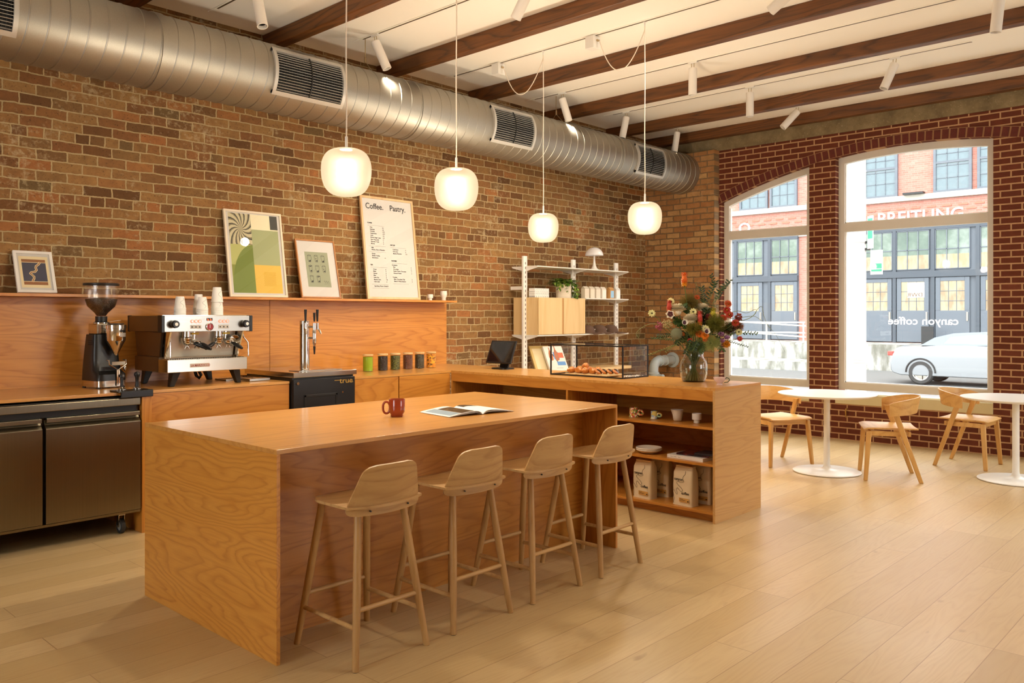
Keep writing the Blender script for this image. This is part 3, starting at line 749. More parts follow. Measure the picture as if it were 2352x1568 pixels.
# base cabinets under the worktops
def cabinet(x0, x1, label, seam=None, ztop=ZT-.021):
    t = thing('base_cabinet', label, 'cabinet', ((x0+x1)/2, YF, 0)); c = (x0+x1)/2
    obj('carcass', MB().box(x0-c+.001, x1-c-.001, .021, YS-YF-.005, .09, ztop), M_['amberX'], t, smooth=0)
    obj('door', MB().box(x0-c+.002, x1-c-.002, .002, .02, .09, ztop-.002), M_['amberX'], t, smooth=0, bevel=.001)
    obj('plinth', MB().box(x0-c+.002, x1-c-.002, .07, .09, 0, .088), M_['amberX'], t, smooth=0)
    return t
obj_ = obj
e = thing('end_panel', 'upright oak panel beside the steel fridge', 'panel', (2.44, 5.752, 0))
obj('panel', MB().box(-.012, .055, 0, .85, 0, ZT-.021), M_['amberZ'], e, smooth=0, bevel=.001)
cabinet(2.50, 3.595, 'amber oak cabinet front under the espresso machine')
cabinet(4.225, 4.70, 'plain oak cabinet front just right of the black keg cooler')
cabinet(4.708, 5.325, 'oak cabinet front with wavy grain in the counter corner')
# open bookcase
bk = thing('bookcase', 'long open oak bookcase counter facing the island, with mugs and coffee bags', 'bookcase', (5.334, 2.992, 0))
BD, BL_ = .709, 2.78
obj('side_panel', MB().box(0, BD, 0, .019, 0, ZT-.0205), M_['shelfend'], bk, smooth=0, bevel=.001)
obj('side_panel', MB().box(0, BD, BL_-.019, BL_, 0, ZT-.0205), M_['amberZ'], bk, smooth=0)
obj('divider', MB().box(.002, BD-.02, 1.362, 1.38, .08, .876), M_['amberZ'], bk, smooth=0)
obj('apron', MB().box(0, .02, .0195, BL_-.0195, .877, ZT-.0205), M_['amberY'], bk, smooth=0)
obj('back_panel', MB().box(BD-.018, BD, .0195, BL_-.0195, 0, ZT-.021), M_['amberY'], bk, smooth=0)
for z in (.689, .424, .079):
    obj('shelf', MB().box(.002, BD-.02, .0195, 1.361, z-.0185, z), M_['amberY'], bk, smooth=0, bevel=.0008)
    obj('shelf', MB().box(.002, BD-.02, 1.381, BL_-.0195, z-.0185, z), M_['amberY'], bk, smooth=0, bevel=.0008)
obj('plinth', MB().box(.06, .08, .0195, BL_-.0195, 0, .06), M_['amberY'], bk, smooth=0)

# ------------------------------------------------------------------ bar stools
def stool_parts(t):
    for sx in (-1, 1):
        obj('leg', MB().tube([(sx*.197,-.222,0),(sx*.160,-.182,.32),(sx*.126,-.142,.635)], [.0145,.018,.0165], 14), M_['stoolZ'], t, smooth=60)
        obj('leg', MB().tube([(sx*.197,.222,0),(sx*.160,.175,.32),(sx*.126,.128,.645)], [.0145,.018,.0165], 14), M_['stoolZ'], t, smooth=60)
    fx = lambda z: .197-.071*z/.64; fy = lambda z: .222-.085*z/.64
    z = .24; obj('rung', MB().tube([(-fx(z),-fy(z),z),(fx(z),-fy(z),z)], .0105, 10), M_['stool'], t, smooth=60)
    z = .232; obj('rung', MB().tube([(-fx(z),fy(z),z),(fx(z),fy(z),z)], .0105, 10), M_['stool'], t, smooth=60)
    z = .17
    for sx in (-1, 1): obj('rung', MB().tube([(sx*fx(z),-fy(z),z),(sx*fx(z),fy(z),z)], .0105, 10), M_['stool'], t, smooth=60)
    fs_ = MB()
    for sx in (-1, 1):
        for sy in (-1, 1): fs_.cyl((sx*.197, sy*.222, 0), .0135, -.0005, .004, 12)
    obj('foot_cap', fs_, M_['rubber'], t)
    yb = lambda x: -.190 + 1.05*x*x      # curved back line at seat height
    def seat(u, v):   # u across, v front->back
        a = -1+2*u; vv = v
        hw = .207 if vv > .45 else .207*(1-(1-vv/.45)**2.6*.52)
        x = a*hw
        yf = .215 - .045*abs(a)**3
        y = yf + (yb(x)-.032-yf)*vv
        z = .668 - .012*(1-min(1,(a*a)))*math.sin(PI*min(1,vv*1.1)) - .020*max(0, 1-vv/.2)**2 + .004*a*a
        return (x, y, z)
    obj('seat', MB().shell(seat, 24, 20, .011), M_['stool'], t, smooth=50)
    def back(u, v):
        a = -1+2*u; z = .634+.222*v
        hb = .178+.020*min(1, v/.12) - .062*max(0, (v-.12)/.88)**1.15
        if v < .12: hb = .150 + .048*math.sqrt(max(0, 1-(1-v/.12)**2))
        if v > .84: hb -= .052*(1-math.sqrt(max(0, 1-((v-.84)/.16)**2)))
        x = a*hb
        return (x, yb(x)-.002 - .045*max(0, v-.15)**1.1, z)
    obj('backrest', MB().shell(back, 24, 30, -.010), M_['stool'], t, smooth=50)
    bolts = MB()
    for sx in (-.10, .11): bolts.cyl((sx, yb(sx)-.016, .655), .004, 0, .006, 8, RX(PI/2))
    obj('bolt', bolts, M_['blackmetal'], t)
ST = 'natural oak bar stools at the island'
s0 = thing('bar_stool', 'natural oak bar stool nearest the camera, leftmost at the island', 'stool', (2.292, 3.08, 0), 0, ST)
stool_parts(s0)
for x, lb in ((2.852, 'natural oak bar stool second from the left at the island'), (3.415, 'natural oak bar stool third from the left at the island'), (4.0, 'natural oak bar stool farthest right, in front of the bookcase')):
    dup(s0, (x, 3.08, 0), 0, lb, ST)

# ------------------------------------------------------------------ cafe chairs and tables
def chair_parts(t):
    cm = M_['chair']
    def seat(u, v):
        a = -1+2*u; x = a*(.245-.02*v); y = .235-.45*v
        return (x, y, .462 - .016*(1-a*a)*math.sin(PI*v) + .006*abs(a)**3 - .012*max(0,1-v/.12)**2)
    obj('seat', MB().shell(seat, 18, 14, .012), cm, t, smooth=50)
    for sx in (-1, 1):
        lg = MB(); M = Matrix()
        a, b = Vector((sx*.255,.228,0)), Vector((sx*.222,.195,.445))
        def bar(p, q, w0, d0, w1, d1):
            vs = [];
            for P_, w_, d_ in ((p, w0, d0), (q, w1, d1)):
                vs += [P_+Vector((-w_/2,-d_/2,0)), P_+Vector((w_/2,-d_/2,0)), P_+Vector((w_/2,d_/2,0)), P_+Vector((-w_/2,d_/2,0))]
            return MB().add(vs, [(0,3,2,1),(4,5,6,7),(0,1,5,4),(1,2,6,5),(2,3,7,6),(3,0,4,7)])
        obj('leg', bar(a, b, .026, .036, .034, .046), M_['chairZ'], t, smooth=30, bevel=.006)
        a, b = Vector((sx*.255,-.232,0)), Vector((sx*.258,-.012,.64))
        obj('leg', bar(a, b, .026, .036, .030, .052), M_['chairZ'], t, smooth=30, bevel=.006)
        obj('side_rail', MB().box(sx*.225-.011, sx*.225+.011, -.12, .18, .405, .448), cm, t, smooth=0, bevel=.003)
    obj('front_rail', MB().box(-.215, .215, .175, .198, .405, .448), cm, t, smooth=0, bevel=.003)
    obj('rear_rail', MB().box(-.215, .215, -.155, -.13, .405, .448), cm, t, smooth=0, bevel=.003)
    def back(u, v):   # wrap-around band
        a = R(-10+200*u)*-1
        q = PI*u; rx, ry = .272, .255
        x = rx*math.cos(q); y = -ry*math.sin(q)**.85 + .03
        s = math.sin(q)
        z0 = .588 + .028*s; z1 = .700 + .062*max(0,math.sin(q))**.6
        lean = -.028*s*v
        return (x*(1+.03*v), y+lean, z0+(z1-z0)*v)
    obj('backrest', MB().shell(back, 40, 8, .011), cm, t, smooth=50)
M_['chairZ'] = wood('light oak legs', (222,176,106), (206,158,88), (180,128,62), axis='Z', rough=.42, freq=6)
def place_chair(x, y, ang, label): 
    t = thing('cafe_chair', label, 'chair', (x, y, 0), R(ang-90), 'light oak cafe chairs'); return t
c0 = place_chair(8.02, 3.80, -116, 'light oak chair half hidden behind the end of the bookcase'); chair_parts(c0)
dup(c0, (8.01, 2.695, 0), R(115.9-90), 'light oak chair with its back to the camera, right of the first round table')
dup(c0, (9.18, 2.33, 0), R(-91.5-90), 'light oak chair beside the window sill, facing the table at the right edge')
def table(x, y, label):
    t = thing('cafe_table', label, 'table', (x, y, 0), 0, 'round white pedestal tables')
    obj('base', MB().lathe([(0,0),(.295,0),(.31,.004),(.31,.011),(.297,.017),(.12,.024),(.06,.032),(.038,.045),(.031,.06),(.031,.075),(0,.075)], n=64), M_['white'], t, smooth=40)
    obj('column', MB().cyl((0,0,0), .029, .07, .735, 32), M_['white'], t, smooth=60)
    obj('tabletop', MB().lathe([(0,.728),(.40,.728),(.444,.742),(.448,.748),(.446,.752),(0,.752)], n=72), M_['white'], t, smooth=40)
table(7.854, 3.215, 'round white pedestal table between the bookcase and the middle chair')
table(8.60, 1.79, 'round white pedestal table cut by the right edge of the picture')

# ------------------------------------------------------------------ steel fridge
fr = thing('undercounter_fridge', 'brushed steel two-door fridge on castors at the left edge', 'refrigerator', (0, 5.79, 0))
stf = M_['fridge']
obj('cabinet_body', MB().box(.60, 2.418, .005, .78, .155, .955-.015), flat('fridge body', (64,56,46), .4, .7), fr, smooth=0)
obj('top_rail', MB().box(.60, 2.42, -.035, .02, .885, .935), stf, fr, smooth=0, bevel=.004)
obj('grille_strip', MB().box(.60, 2.40, -.01, .01, .845, .885), M_['blackmetal'], fr, smooth=0)
obj('base_rail', MB().box(.60, 2.42, -.030, .02, .150, .166), stf, fr, smooth=0)
for a, b in ((.98, 1.802), (1.822, 2.416)):
    d = MB(); prof = [(-.045,.172),(-.045,.775),(-.018,.80),(-.014,.812),(-.004,.83),(-.004,.172)]
    d.prism([(y, z) for y, z in prof], a, b, 'x')
    dd = obj('door', d, stf, fr, smooth=0, bevel=.002)
    h = MB().prism([(-.045,.816),(-.045,.842),(-.0,.848),(-.0,.838),(-.036,.832),(-.036,.816)], a+.004, b-.004, 'x')
    obj('handle', h, stf, dd, smooth=0, bevel=.002)
for x, y in ((2.33, .07), (1.0, .07)):
    k = MB().cyl((x, y+.01, .058), .050, -.015, .015, 28, RY(PI/2) )
    k.v = k.v; o_ = obj('castor', MB().lathe([(.030,-.014),(.048,-.014),(.050,-.010),(.050,.010),(.048,.014),(.030,.014)], (x,y,.051), 28, RY(PI/2)), M_['rubber'], fr)
    obj('hub', MB().cyl((x,y,.051), .031, -.012, .012, 20, RY(PI/2)), flat('castor hub', (170,172,172), .4, .3), o_)
    obj('fork', MB().box(x-.021, x-.017, y-.012, y+.012, .045, .15).box(x+.017, x+.021, y-.012, y+.012, .045, .15).box(x-.022, x+.022, y-.02, y+.03, .125, .15).tube([(x-.03,y,.051),(x+.03,y,.051)], .006, 8), M_['steel'], o_, smooth=0)

# ------------------------------------------------------------------ keg cooler with tap tower
kg = thing('keg_cooler', 'black keg cooler with steel top set into the counter', 'keg cooler', (3.905, 5.76, 0))
kb = MB().box(-.297, .295, .0, .70, .06, 1.0)
obj('cabinet_body', kb, M_['black'], kg, smooth=0, bevel=.004)
obj('toe_plate', MB().box(-.28, .28, .03, .69, 0, .06), M_['blackmetal'], kg, smooth=0)
dr = MB().box(-.296, .296, -.022, -.003, .10, .985)
dr = obj('door', dr, M_['black'], kg, smooth=0, bevel=.004)
fr_ = MB(); fr_.box(-.20, .12, -.028, -.022, .84, .86); fr_.box(-.20, -.18, -.028, -.022, .5, .86); fr_.box(.10, .12, -.028, -.022, .5, .86)
obj('recess_trim', fr_, M_['blackmetal'], dr, smooth=0, bevel=.003)
obj('lock', MB().cyl((-.26,-.022,.955), .012, 0, .012, 16, RX(PI/2)).cyl((.17,-.022,.86), .008, 0, .005, 16, RX(PI/2)), M_['chrome'], dr)
gold = flat('gold lettering', (214,170,80), .35, .6, vary=0)
Mk = Matrix(((1,0,0,0),(0,0,1,-.024),(0,1,0,0),(0,0,0,1)))
lg = MB().text('true', .062, T((.14,0,.935)) @ Mk, ext=.001, sx=1.25)
lg.box(.09, .15, -.0245, -.0235, .958, .962); lg.box(.235, .275, -.0245, -.0235, .938, .942)
obj('lettering', lg, gold, dr, smooth=0)
obj('top_plate', MB().box(-.305, .302, -.04, .72, 1.002, 1.042), M_['mirror'], kg, smooth=0, bevel=.003)
obj('drip_tray', MB().box(-.20, .22, .05, .20, 1.0425, 1.047), M_['steel'], kg, smooth=0, bevel=.001)
tw = MB().lathe([(0,0),(.07,0),(.07,.004),(.048,.008),(.041,.012),(.041,.405),(.040,.41),(0,.412)], (-.045,.21,1.0425), 40)
tw = obj('tap_tower', tw, M_['chrome'], kg, smooth=50, label='polished tap column')
obj('collar', MB().lathe([(.041,.30),(.0425,.301),(.0425,.304),(.041,.305)], (-.045,.21,1.0425), 40), M_['chrome'], kg)
tz = 1.40
def tap(dx, dy, htop, nitro=False):
    b = Vector((-.045,.21,tz)); d = Vector((dx,dy,0)); p = b+d; n = d.normalized()
    m_ = MB().tube([b+n*.035, p], .009, 12); m_.cyl(p+Vector((0,0,-.012)), .013, -.01, .045, 14)
    if nitro:
        m_.lathe([(0,-.16),(.010,-.155),(.015,-.13),(.016,-.03),(.012,-.02),(.012,0)], p, 16)
        m_.tube([b+n*.035+Vector((0,0,-.09)), p+Vector((0,0,-.09))], .009, 10)
    else: m_.tube([p+Vector((0,0,-.005)), p+n*.018+Vector((0,0,-.03)), p+n*.03+Vector((0,0,-.058))], [.010,.008,.007], 10)
    o_ = obj('tap', m_, M_['chrome'], kg, smooth=50)
    obj('handle', MB().lathe([(0,.045),(.007,.045),(.008,.06),(.012,htop),(.0,htop+.001)], p, 16), M_['black'], o_)
    if nitro: obj('nozzle', MB().lathe([(0,-.225),(.006,-.225),(.011,-.16),(0,-.16)], p, 14), M_['black'], o_)
tap(-.03,-.062,.145); tap(.038,-.088,.118,True); tap(.085,-.06,.145)

# ------------------------------------------------------------------ tea jars
def jar(x, col, label, chunky=0, h=.158):
    t = thing('storage_jar', label, 'jar', (x, 6.235, ZT), 0, 'glass tea jars with wooden lids')
    r = .0485
    obj('jar_glass', MB().lathe([(0,0),(r,0),(r,h-.012)], n=36), M_['jarglass'], t, smooth=50)
    if chunky:
        g = G('jar filling'); v = g.coord(); vo = g.N('TexVoronoi'); g.L(v, vo.inputs[0]); vo.inputs['Scale'].default_value = chunky
        g.L(g.ramp(vo.outputs['Color'], [(.1,tuple(int(c*.35) for c in col)),(.5,col),(.9,tuple(min(255,int(c*1.3)) for c in col))]), g.p.inputs['Base Color']); g.bump(vo.outputs['Distance'], .004); fm = g.m
    else: fm = flat('jar filling', col, .7, vary=.08)
    obj('contents', MB().lathe([(0,.005),(r-.0035,.005),(r-.0035,h-.022),(0,h-.019)], n=32), fm, t, smooth=50)
    obj('lid', MB().lathe([(0,h-.012),(r-.001,h-.012),(r+.0005,h-.010),(r+.0005,h+.001),(r-.001,h+.002),(0,h+.002)], n=36), M_['birch'], t)
jar(4.712, (150,176,20), 'glass jar of bright green matcha powder, leftmost of the six')
jar(4.885, (38,26,20), 'glass jar of blackish tea, second from left', 90)
jar(5.035, (86,88,34), 'glass jar of mottled green herb tea, third from left', 120)
jar(5.190, (104,58,38), 'glass jar of reddish brown tea, fourth from left', 220)
jar(5.340, (66,60,42), 'glass jar of dark olive tea, fifth from left', 130)
jar(5.490, (226,140,36), 'glass jar of orange dried flowers, rightmost of the six', 62)

# ------------------------------------------------------------------ framed pictures
LZ = 1.6525
def frame(name, label, x0, x1, H, fw, mat, y0=6.51, depth=.022, mount=True):
    W = x1-x0; t = thing(name, label, 'picture' if name != 'menu_board' else 'menu poster', ((x0+x1)/2, y0, LZ))
    a = math.asin(min(.9, (6.645-y0-depth)/H)); t.rotation_euler = (-a, 0, 0); t.location.z += depth*math.sin(a)+.0005
    f = MB(); d = depth
    f.box(-W/2, W/2, 0, d, 0, fw); f.box(-W/2, W/2, 0, d, H-fw, H); f.box(-W/2, -W/2+fw, 0, d, fw, H-fw); f.box(W/2-fw, W/2, 0, d, fw, H-fw)
    obj('frame', f, mat, t, smooth=0, bevel=.001)
    obj('print', MB().box(-W/2+fw, W/2-fw, .010, d-.002, fw, H-fw), M_['printpaper'], t, smooth=0)
    gl = MB().box(-W/2+fw, W/2-fw, .005, .006, fw, H-fw); obj('glazing', gl, M_['glass'], t, smooth=0)
    return t, W-2*fw, H-2*fw, fw
def art(t, polys, z_off, name='artwork'):
    """flat printed shapes: (colour, polygon[(x,z)...]) stacked by fractions of a millimetre"""
    mb = MB(); mats = []; idx = {}
    for k, (c, poly) in enumerate(polys):
        if c not in idx: idx[c] = len(mats); mats.append(flat('print ink', c, .6, vary=0))
        mb.cm = idx[c]
        y = .0098-.00012*k/max(1,len(polys))*8
        n = len(poly); mb.add([(px, y, pz+z_off) for px, pz in poly], [tuple(range(n))])
    o = obj(name, mb, mats, t, smooth=0)
    return o
def rect(x0, x1, z0, z1): return [(x0,z0),(x1,z0),(x1,z1),(x0,z1)]
def stroke(pts, w_):
    out = []
    for (x0,z0),(x1,z1) in zip(pts, pts[1:]):
        d = Vector((x1-x0, z1-z0)); 
        if d.length < 1e-6: continue
        n = Vector((-d.y, d.x)).normalized()*w_/2; e = d.normalized()*w_*.25
        out.append([(x0-e.x-n.x, z0-e.y-n.y),(x1+e.x-n.x, z1+e.y-n.y),(x1+e.x+n.x, z1+e.y+n.y),(x0-e.x+n.x, z0-e.y+n.y)])
    return out
# small white frame: river print
t, w1, h1, fw = frame('framed_print', 'small white framed print of a river line on navy, left end of the ledge', 1.882, 2.137, .325, .020, M_['white'], 6.50)
P_ = [((232,214,168), rect(-.095,.095,.04,.285)), ((150,96,52), rect(-.078,.078,.062,.262)), ((232,214,168), rect(-.078,.078,.086,.090)), ((232,214,168), rect(-.078,.078,.236,.240)), ((52,56,78), rect(-.078,.078,.090,.236))]
rv = [(.040,.238),(.032,.225),(.014,.210),(.010,.195),(.014,.180),(.002,.165),(-.022,.160),(-.030,.150),(-.018,.138),(-.008,.125),(-.010,.110),(-.018,.098),(-.020,.088)]
P_ += [((232,214,168), q) for q in stroke(rv, .015)] + [((150,96,52), q) for q in stroke(rv, .006)]
art(t, P_, 0)
# large geometric print
t, w1, h1, fw = frame('framed_print', 'tall white framed print with green and yellow blocks and a pinwheel', 3.483, 4.035, .762, .018, M_['framewood2'] if 'framewood2' in M_ else flat('pale frame', (228,214,188), .5, vary=.03), 6.50)
x0, x1, z0, z1 = -.235, .235, .035, .735; xm = -.005
P_ = [((230,222,186), rect(x0,x1,z0,z1)), ((196,186,148), rect(x0,xm-.02,.46,z1)), ((60,60,52), rect(.16,.235,.61,z1)), ((160,166,118), rect(xm-.02,x1,.285,.60)), ((222,182,72), rect(xm-.02,x1,z0,.285)), ((132,140,58), rect(x0,xm-.02,z0,.46)), ((176,178,104), rect(x0,xm-.02,.28,.46))]
q = [(xm-.02, z0), (xm-.02, .46)] + [(xm-.02-.235*math.sin(PI/2*i/14)*.92, .46-.42*(1-math.cos(PI/2*i/14))) for i in range(15)] + [(x0, z0)]
P_.append(((112,128,46), [(xm-.02, z0)]+[(xm-.02-.21*math.sin(PI/2*i/14), .46-(.40)*(1-math.cos(PI/2*i/14))) for i in range(15)]+[(x0+.005, z0)]))
cx, cz = -.13, .60
for k in range(14):
    a = 2*PI*k/14
    def pt(r, da): 
        x = cx+r*math.cos(a+da); z = cz+r*math.sin(a+da)*1.3; return (max(x0, min(xm-.02, x)), max(.46, min(z1, z)))
    P_.append(((58,54,40), [pt(0,0)]+[pt(.16*i/6, .9*i/6) for i in range(1,7)]+[pt(.16*i/6, .9*i/6+.10) for i in range(6,0,-1)]))
    P_.append(((128,118,88), [pt(0,0)]+[pt(.16*i/6, .9*i/6+.10) for i in range(1,7)]+[pt(.16*i/6, .9*i/6+.19) for i in range(6,0,-1)]))
for i in range(11):
    for j in range(12): xx = .06+i*.0105+(j%2)*.005; zz = .10+j*.0105; P_.append(((206,160,20), rect(xx, xx+.0065, zz, zz+.0065)))
art(t, P_, 0)
# oak framed glasses drawing
t, w1, h1, fw = frame('framed_print', 'oak framed drawing of nine drinking glasses on sage green', 4.180, 4.606, .555, .012, M_['frameoak'], 6.50)
P_ = [((148,152,124), rect(-.125,.125,.105,.44))]
dk = (34,36,32)
for r in range(3):
    for c_ in range(3):
        if r == 2 and c_ == 2: 
            pts = [(.05+.006*i, .155+.012*math.sin(i*1.9)) for i in range(10)]; P_ += [(dk, q) for q in stroke(pts, .002)]; P_ += [(dk, q) for q in stroke([(.05,.135),(.105,.138)], .0015)]; continue
        X = -.078+.072*c_; Z = .375-.098*r; k = (r*3+c_) % 4; w2 = .018
        pts = [(X-w2, Z+.03),(X-w2+.004*k/3, Z),(X-w2*.6, Z-.03),(X+w2*.6, Z-.032),(X+w2-.003*k/3, Z),(X+w2, Z+.03),(X, Z+.036),(X-w2, Z+.03),(X,Z+.024),(X+w2,Z+.03)]
        P_ += [(dk, q) for q in stroke(pts, .0028)]
        P_.append((dk, [(X-.010, Z-.030+.01*(k%2)),(X+.011, Z-.028),(X+.012, Z-.012),(X-.004, Z-.016)]))
        if k == 1: P_.append((dk, rect(X-.006, X+.002, Z-.004, Z+.006)))
        if k == 3: P_.append((dk, [(X-.016,Z+.02),(X+.004,Z+.031),(X+.015,Z+.026),(X+.0,Z+.018)]))
art(t, P_, 0)
# menu
t, w1, h1, fw = frame('menu_board', 'tall ash framed white menu poster headed Coffee and Pastry', 4.907, 5.575, 1.03, .022, M_['framewood'], 6.49)
Mt = Matrix(((1,0,0,0),(0,0,1,.0092),(0,1,0,0),(0,0,0,1)))
mt = MB()
def tx(s, x, z, size, bold=0, sx=1): mt.text(s, size, T((x, 0, z)) @ Mt, ext=.0002, bold=bold+.0004, sx=sx)
tx('Coffee.', -.272, .905, .080, .0006, .95); tx('Pastry.', .030, .905, .080, .0006, .95)
def lines(x, z, rows, dz=.0205, s=.0165, xr=None, ind=.028):
    for i, r in enumerate(rows):
        a, b = (r.split('|')+[''])[:2]
        tx(a, x+ind, z-dz*i, s)
        if b: tx(b, xr, z-dz*i, s)
def rule(x, z, L=.205): mt.box(x, x+L, .0089, .0092, z, z+.0012)
tx('COFFEE', -.265, .755, .0165, .0005); rule(-.265, .735)
lines(-.265, .712, ['Drip|4.5','Espresso|3.5','Cortado|4.75','Cappuccino|4.75','Latte|5.5','Brown Sugar Latte|6.5','Bear Hug Latte|7','Espresso Tonic|7','Mocha|7'], xr=-.085)
rule(-.265, .528); lines(-.265, .508, ['Milk','Whole, Oat or Pistachio']); rule(-.265, .470)
lines(-.265, .448, ['Syrups','Simple, Vanilla,','Strawberry|+1'], xr=-.085)
tx('TEA', -.265, .335, .0165, .0005); rule(-.265, .316)
lines(-.265, .292, ['Green|6','Black|5','Herbal|5','Mint|5','Soba Cha|5','Matcha Latte|7.5','Chai Latte|6'], xr=-.085)
rule(-.265, .146); lines(-.265, .125, ['Sparkling Water (12oz)|3.5'], xr=-.085); rule(-.265, .108)
tx('ON TAP', .0, .545, .0165, .0005); rule(.0, .525, .2)
lines(.0, .502, ['Cold Brew|6','Oat Latte|6','Matcha Pistachio|7.5'], xr=.19)
tx('PASTRIES', .0, .385, .0165, .0005); rule(.0, .365, .2)
lines(.0, .343, ['Croissants','   Plain|5','   Chocolate|6','   Pepita Praline Chocolate|7','   Almond Praline|7','','Cookies','   Miso Chocolate Chip|5','   Black & White Sesame|5'], xr=.245, ind=0)
rule(.0, .158, .2)
obj('lettering', mt, M_['ink'], t, smooth=0)

# ------------------------------------------------------------------ two small white cups on the ledge
def footcup(x, y, z, r, h, label, grp=None, waist=False):
    t = thing('cup', label, 'cup', (x, y, z), 0, grp)
    if waist: pr = [(0,0),(r*.55,0),(r*.62,.004),(r*.60,h*.25),(r*.85,h*.45),(r,h*.68),(r*.92,h*.92),(r*.95,h),(r*.88,h),(r*.85,h*.9),(r*.9,h*.65),(0,h*.5)]
    else: pr = [(0,0),(r*.62,0),(r*.64,.003),(r*.64,h*.32),(r*.97,h*.36),(r,h*.40),(r,h),(r*.93,h),(r*.92,h*.45),(0,h*.42)]
    obj('bowl', MB().lathe(pr, n=36), M_['ceramic'], t, smooth=45); return t
footcup(5.712, 6.50, LZ, .030, .062, 'small white footed cup on the ledge just right of the menu')
footcup(5.900, 6.50, LZ, .038, .10, 'taller white waisted cup at the right end of the ledge', waist=True)

# ------------------------------------------------------------------ espresso machine
em_ = thing('espresso_machine', 'steel two-group espresso machine with black feet and red lit buttons', 'espresso machine', (2.985, 6.20, ZT))
bz = flat('bronze steel panel', (126,106,84), .32, .85, vary=.03)
lo = obj('lower_body', MB().box(-.315, .315, -.16, .255, .105, .215), bz, em_, smooth=0, bevel=.004)
up = MB(); up.prism([(-.15,.215),(.25,.215),(.29,.40),(-.19,.40)], -.30, .30, 'x'); obj('side_panel', up, bz, em_, smooth=0, bevel=.003)
obj('splash_panel', MB().add([(-.27,-.155,.20),(.27,-.155,.20),(.27,-.20,.402),(-.27,-.20,.402),(-.27,-.145,.20),(.27,-.145,.20),(.27,-.19,.402),(-.27,-.19,.402)], [(0,3,2,1),(4,5,6,7),(0,1,5,4),(1,2,6,5),(2,3,7,6),(3,0,4,7)]), flat('splash steel', (226,222,212), .32, .8, vary=.02), em_, smooth=0)
for sx in (-1, 1):
    w_ = MB(); w_.prism([(-.16,.20),(-.20,.20),(-.295,.40),(-.19,.40)], sx*.285-.006, sx*.285+.006, 'x'); obj('side_wing', w_, M_['chrome'], em_, smooth=0)
    obj('trim_strip', MB().prism([(-.166,.215),(-.150,.215),(-.18,.40),(-.20,.40)], sx*.302-.004, sx*.302+.004, 'x'), M_['black'], em_, smooth=0)
hd = obj('upper_body', MB().box(-.350, .350, -.29, .295, .402, .518), bz, em_, smooth=0, bevel=.004)
obj('control_panel', MB().box(-.335, .335, -.300, -.289, .402, .518), M_['steel'], em_, smooth=0, bevel=.002)
for sx in (-1, 1):
    obj('corner_trim', MB().box(sx*.346-.012, sx*.346+.012, -.306, -.24, .398, .522), M_['black'], em_, smooth=0, bevel=.003)
    obj('corner_trim', MB().box(sx*.346-.006, sx*.346+.006, .275, .30, .398, .522), M_['black'], em_, smooth=0, bevel=.003)
obj('cup_rail', MB().box(-.34, .34, -.28, .29, .518, .524), M_['chrome'], em_, smooth=0)
# tray
obj('drip_tray', MB().box(-.315, .315, -.302, -.15, .105, .20), M_['mirror'], em_, smooth=0, bevel=.004)
gr = MB()
for k in range(44): gr.box(-.30+.0138*k, -.295+.0138*k, -.296, -.16, .2005, .2045)
obj('drip_grate', gr, M_['chrome'], em_, smooth=0)
Mx_ = Matrix(((1,0,0,0),(0,0,1,-.3035),(0,1,0,0),(0,0,0,1)))
obj('badge', MB().box(-.145, .005, -.304, -.302, .138, .166), flat('badge', (206,190,170), .4, vary=0), em_, smooth=0)
obj('lettering', MB().text('LA MARZOCCO', .0225, T((-.140,0,.1445)) @ Mx_ @ T((0,0,-.001)), ext=.0004, bold=.0003, sx=.92), flat('red lettering', (150,30,26), .5, vary=0), em_, smooth=0)
for sx in (-1, 1):
    for y in (-.25, .21):
        f = MB(); x = sx*.265; k = sx*.03
        f.add([(x-.018,y-.02,0),(x+.018,y-.02,0),(x+.018,y+.02,0),(x-.018,y+.02,0),(x-k-.03,y-.035,.107),(x-k+.03,y-.035,.107),(x-k+.03,y+.04,.107),(x-k-.03,y+.04,.107)],
              [(0,3,2,1),(4,5,6,7),(0,1,5,4),(1,2,6,5),(2,3,7,6),(3,0,4,7)])
        obj('foot', f, M_['black'], em_, smooth=0, bevel=.005)
My = RX(PI/2)
for x in (-.272, .285):
    kn = MB().lathe([(0,0),(.016,0),(.016,.012),(.026,.016),(.029,.03),(.027,.05),(.024,.056),(0,.056)], (x,-.300,.458), 28, My)
    kn = obj('knob', kn, M_['black'], em_, smooth=40); obj('knob_cap', MB().cyl((x,-.356,.458), .012, 0, .003, 20, My), M_['paper'], kn)
ring = flat('lit ring', (255,120,90), .4, emit=2.0, ecol=(255,90,60), vary=0)
for c0_ in (-.128, .092):
    for k in range(3):
        x = c0_+.029*k
        b_ = obj('button', MB().cyl((x,-.300,.478), .0085, 0, .005, 20, My), M_['steel'], em_)
        obj('ring_light', MB().lathe([(.009,0),(.0125,0),(.0125,.004),(.009,.004)], (x,-.300,.478), 24, My), ring, b_)
    obj('label_plate', MB().box(c0_-.014, c0_+.07, -.3015, -.300, .424, .450), flat('plate', (190,180,168), .5, .2, vary=0), em_, smooth=0)
    ic = MB()
    for k in range(3): ic.box(c0_-.005+.029*k, c0_+.004+.029*k, -.3022, -.3015, .431, .441)
    obj('icon', ic, M_['ink'], em_, smooth=0)
obj('display', MB().box(-.016, .030, -.303, -.299, .482, .502), M_['black'], em_, smooth=0, bevel=.001)
sg = MB()
for x in (-.010, .012):
    sg.box(x, x+.002, -.3036, -.303, .486, .498); sg.box(x, x+.009, -.3036, -.303, .486, .488); sg.box(x+.007, x+.009, -.3036, -.303, .486, .492)
obj('display_digits', sg, flat('digits', (255,90,30), .4, emit=3, vary=0), em_, smooth=0)
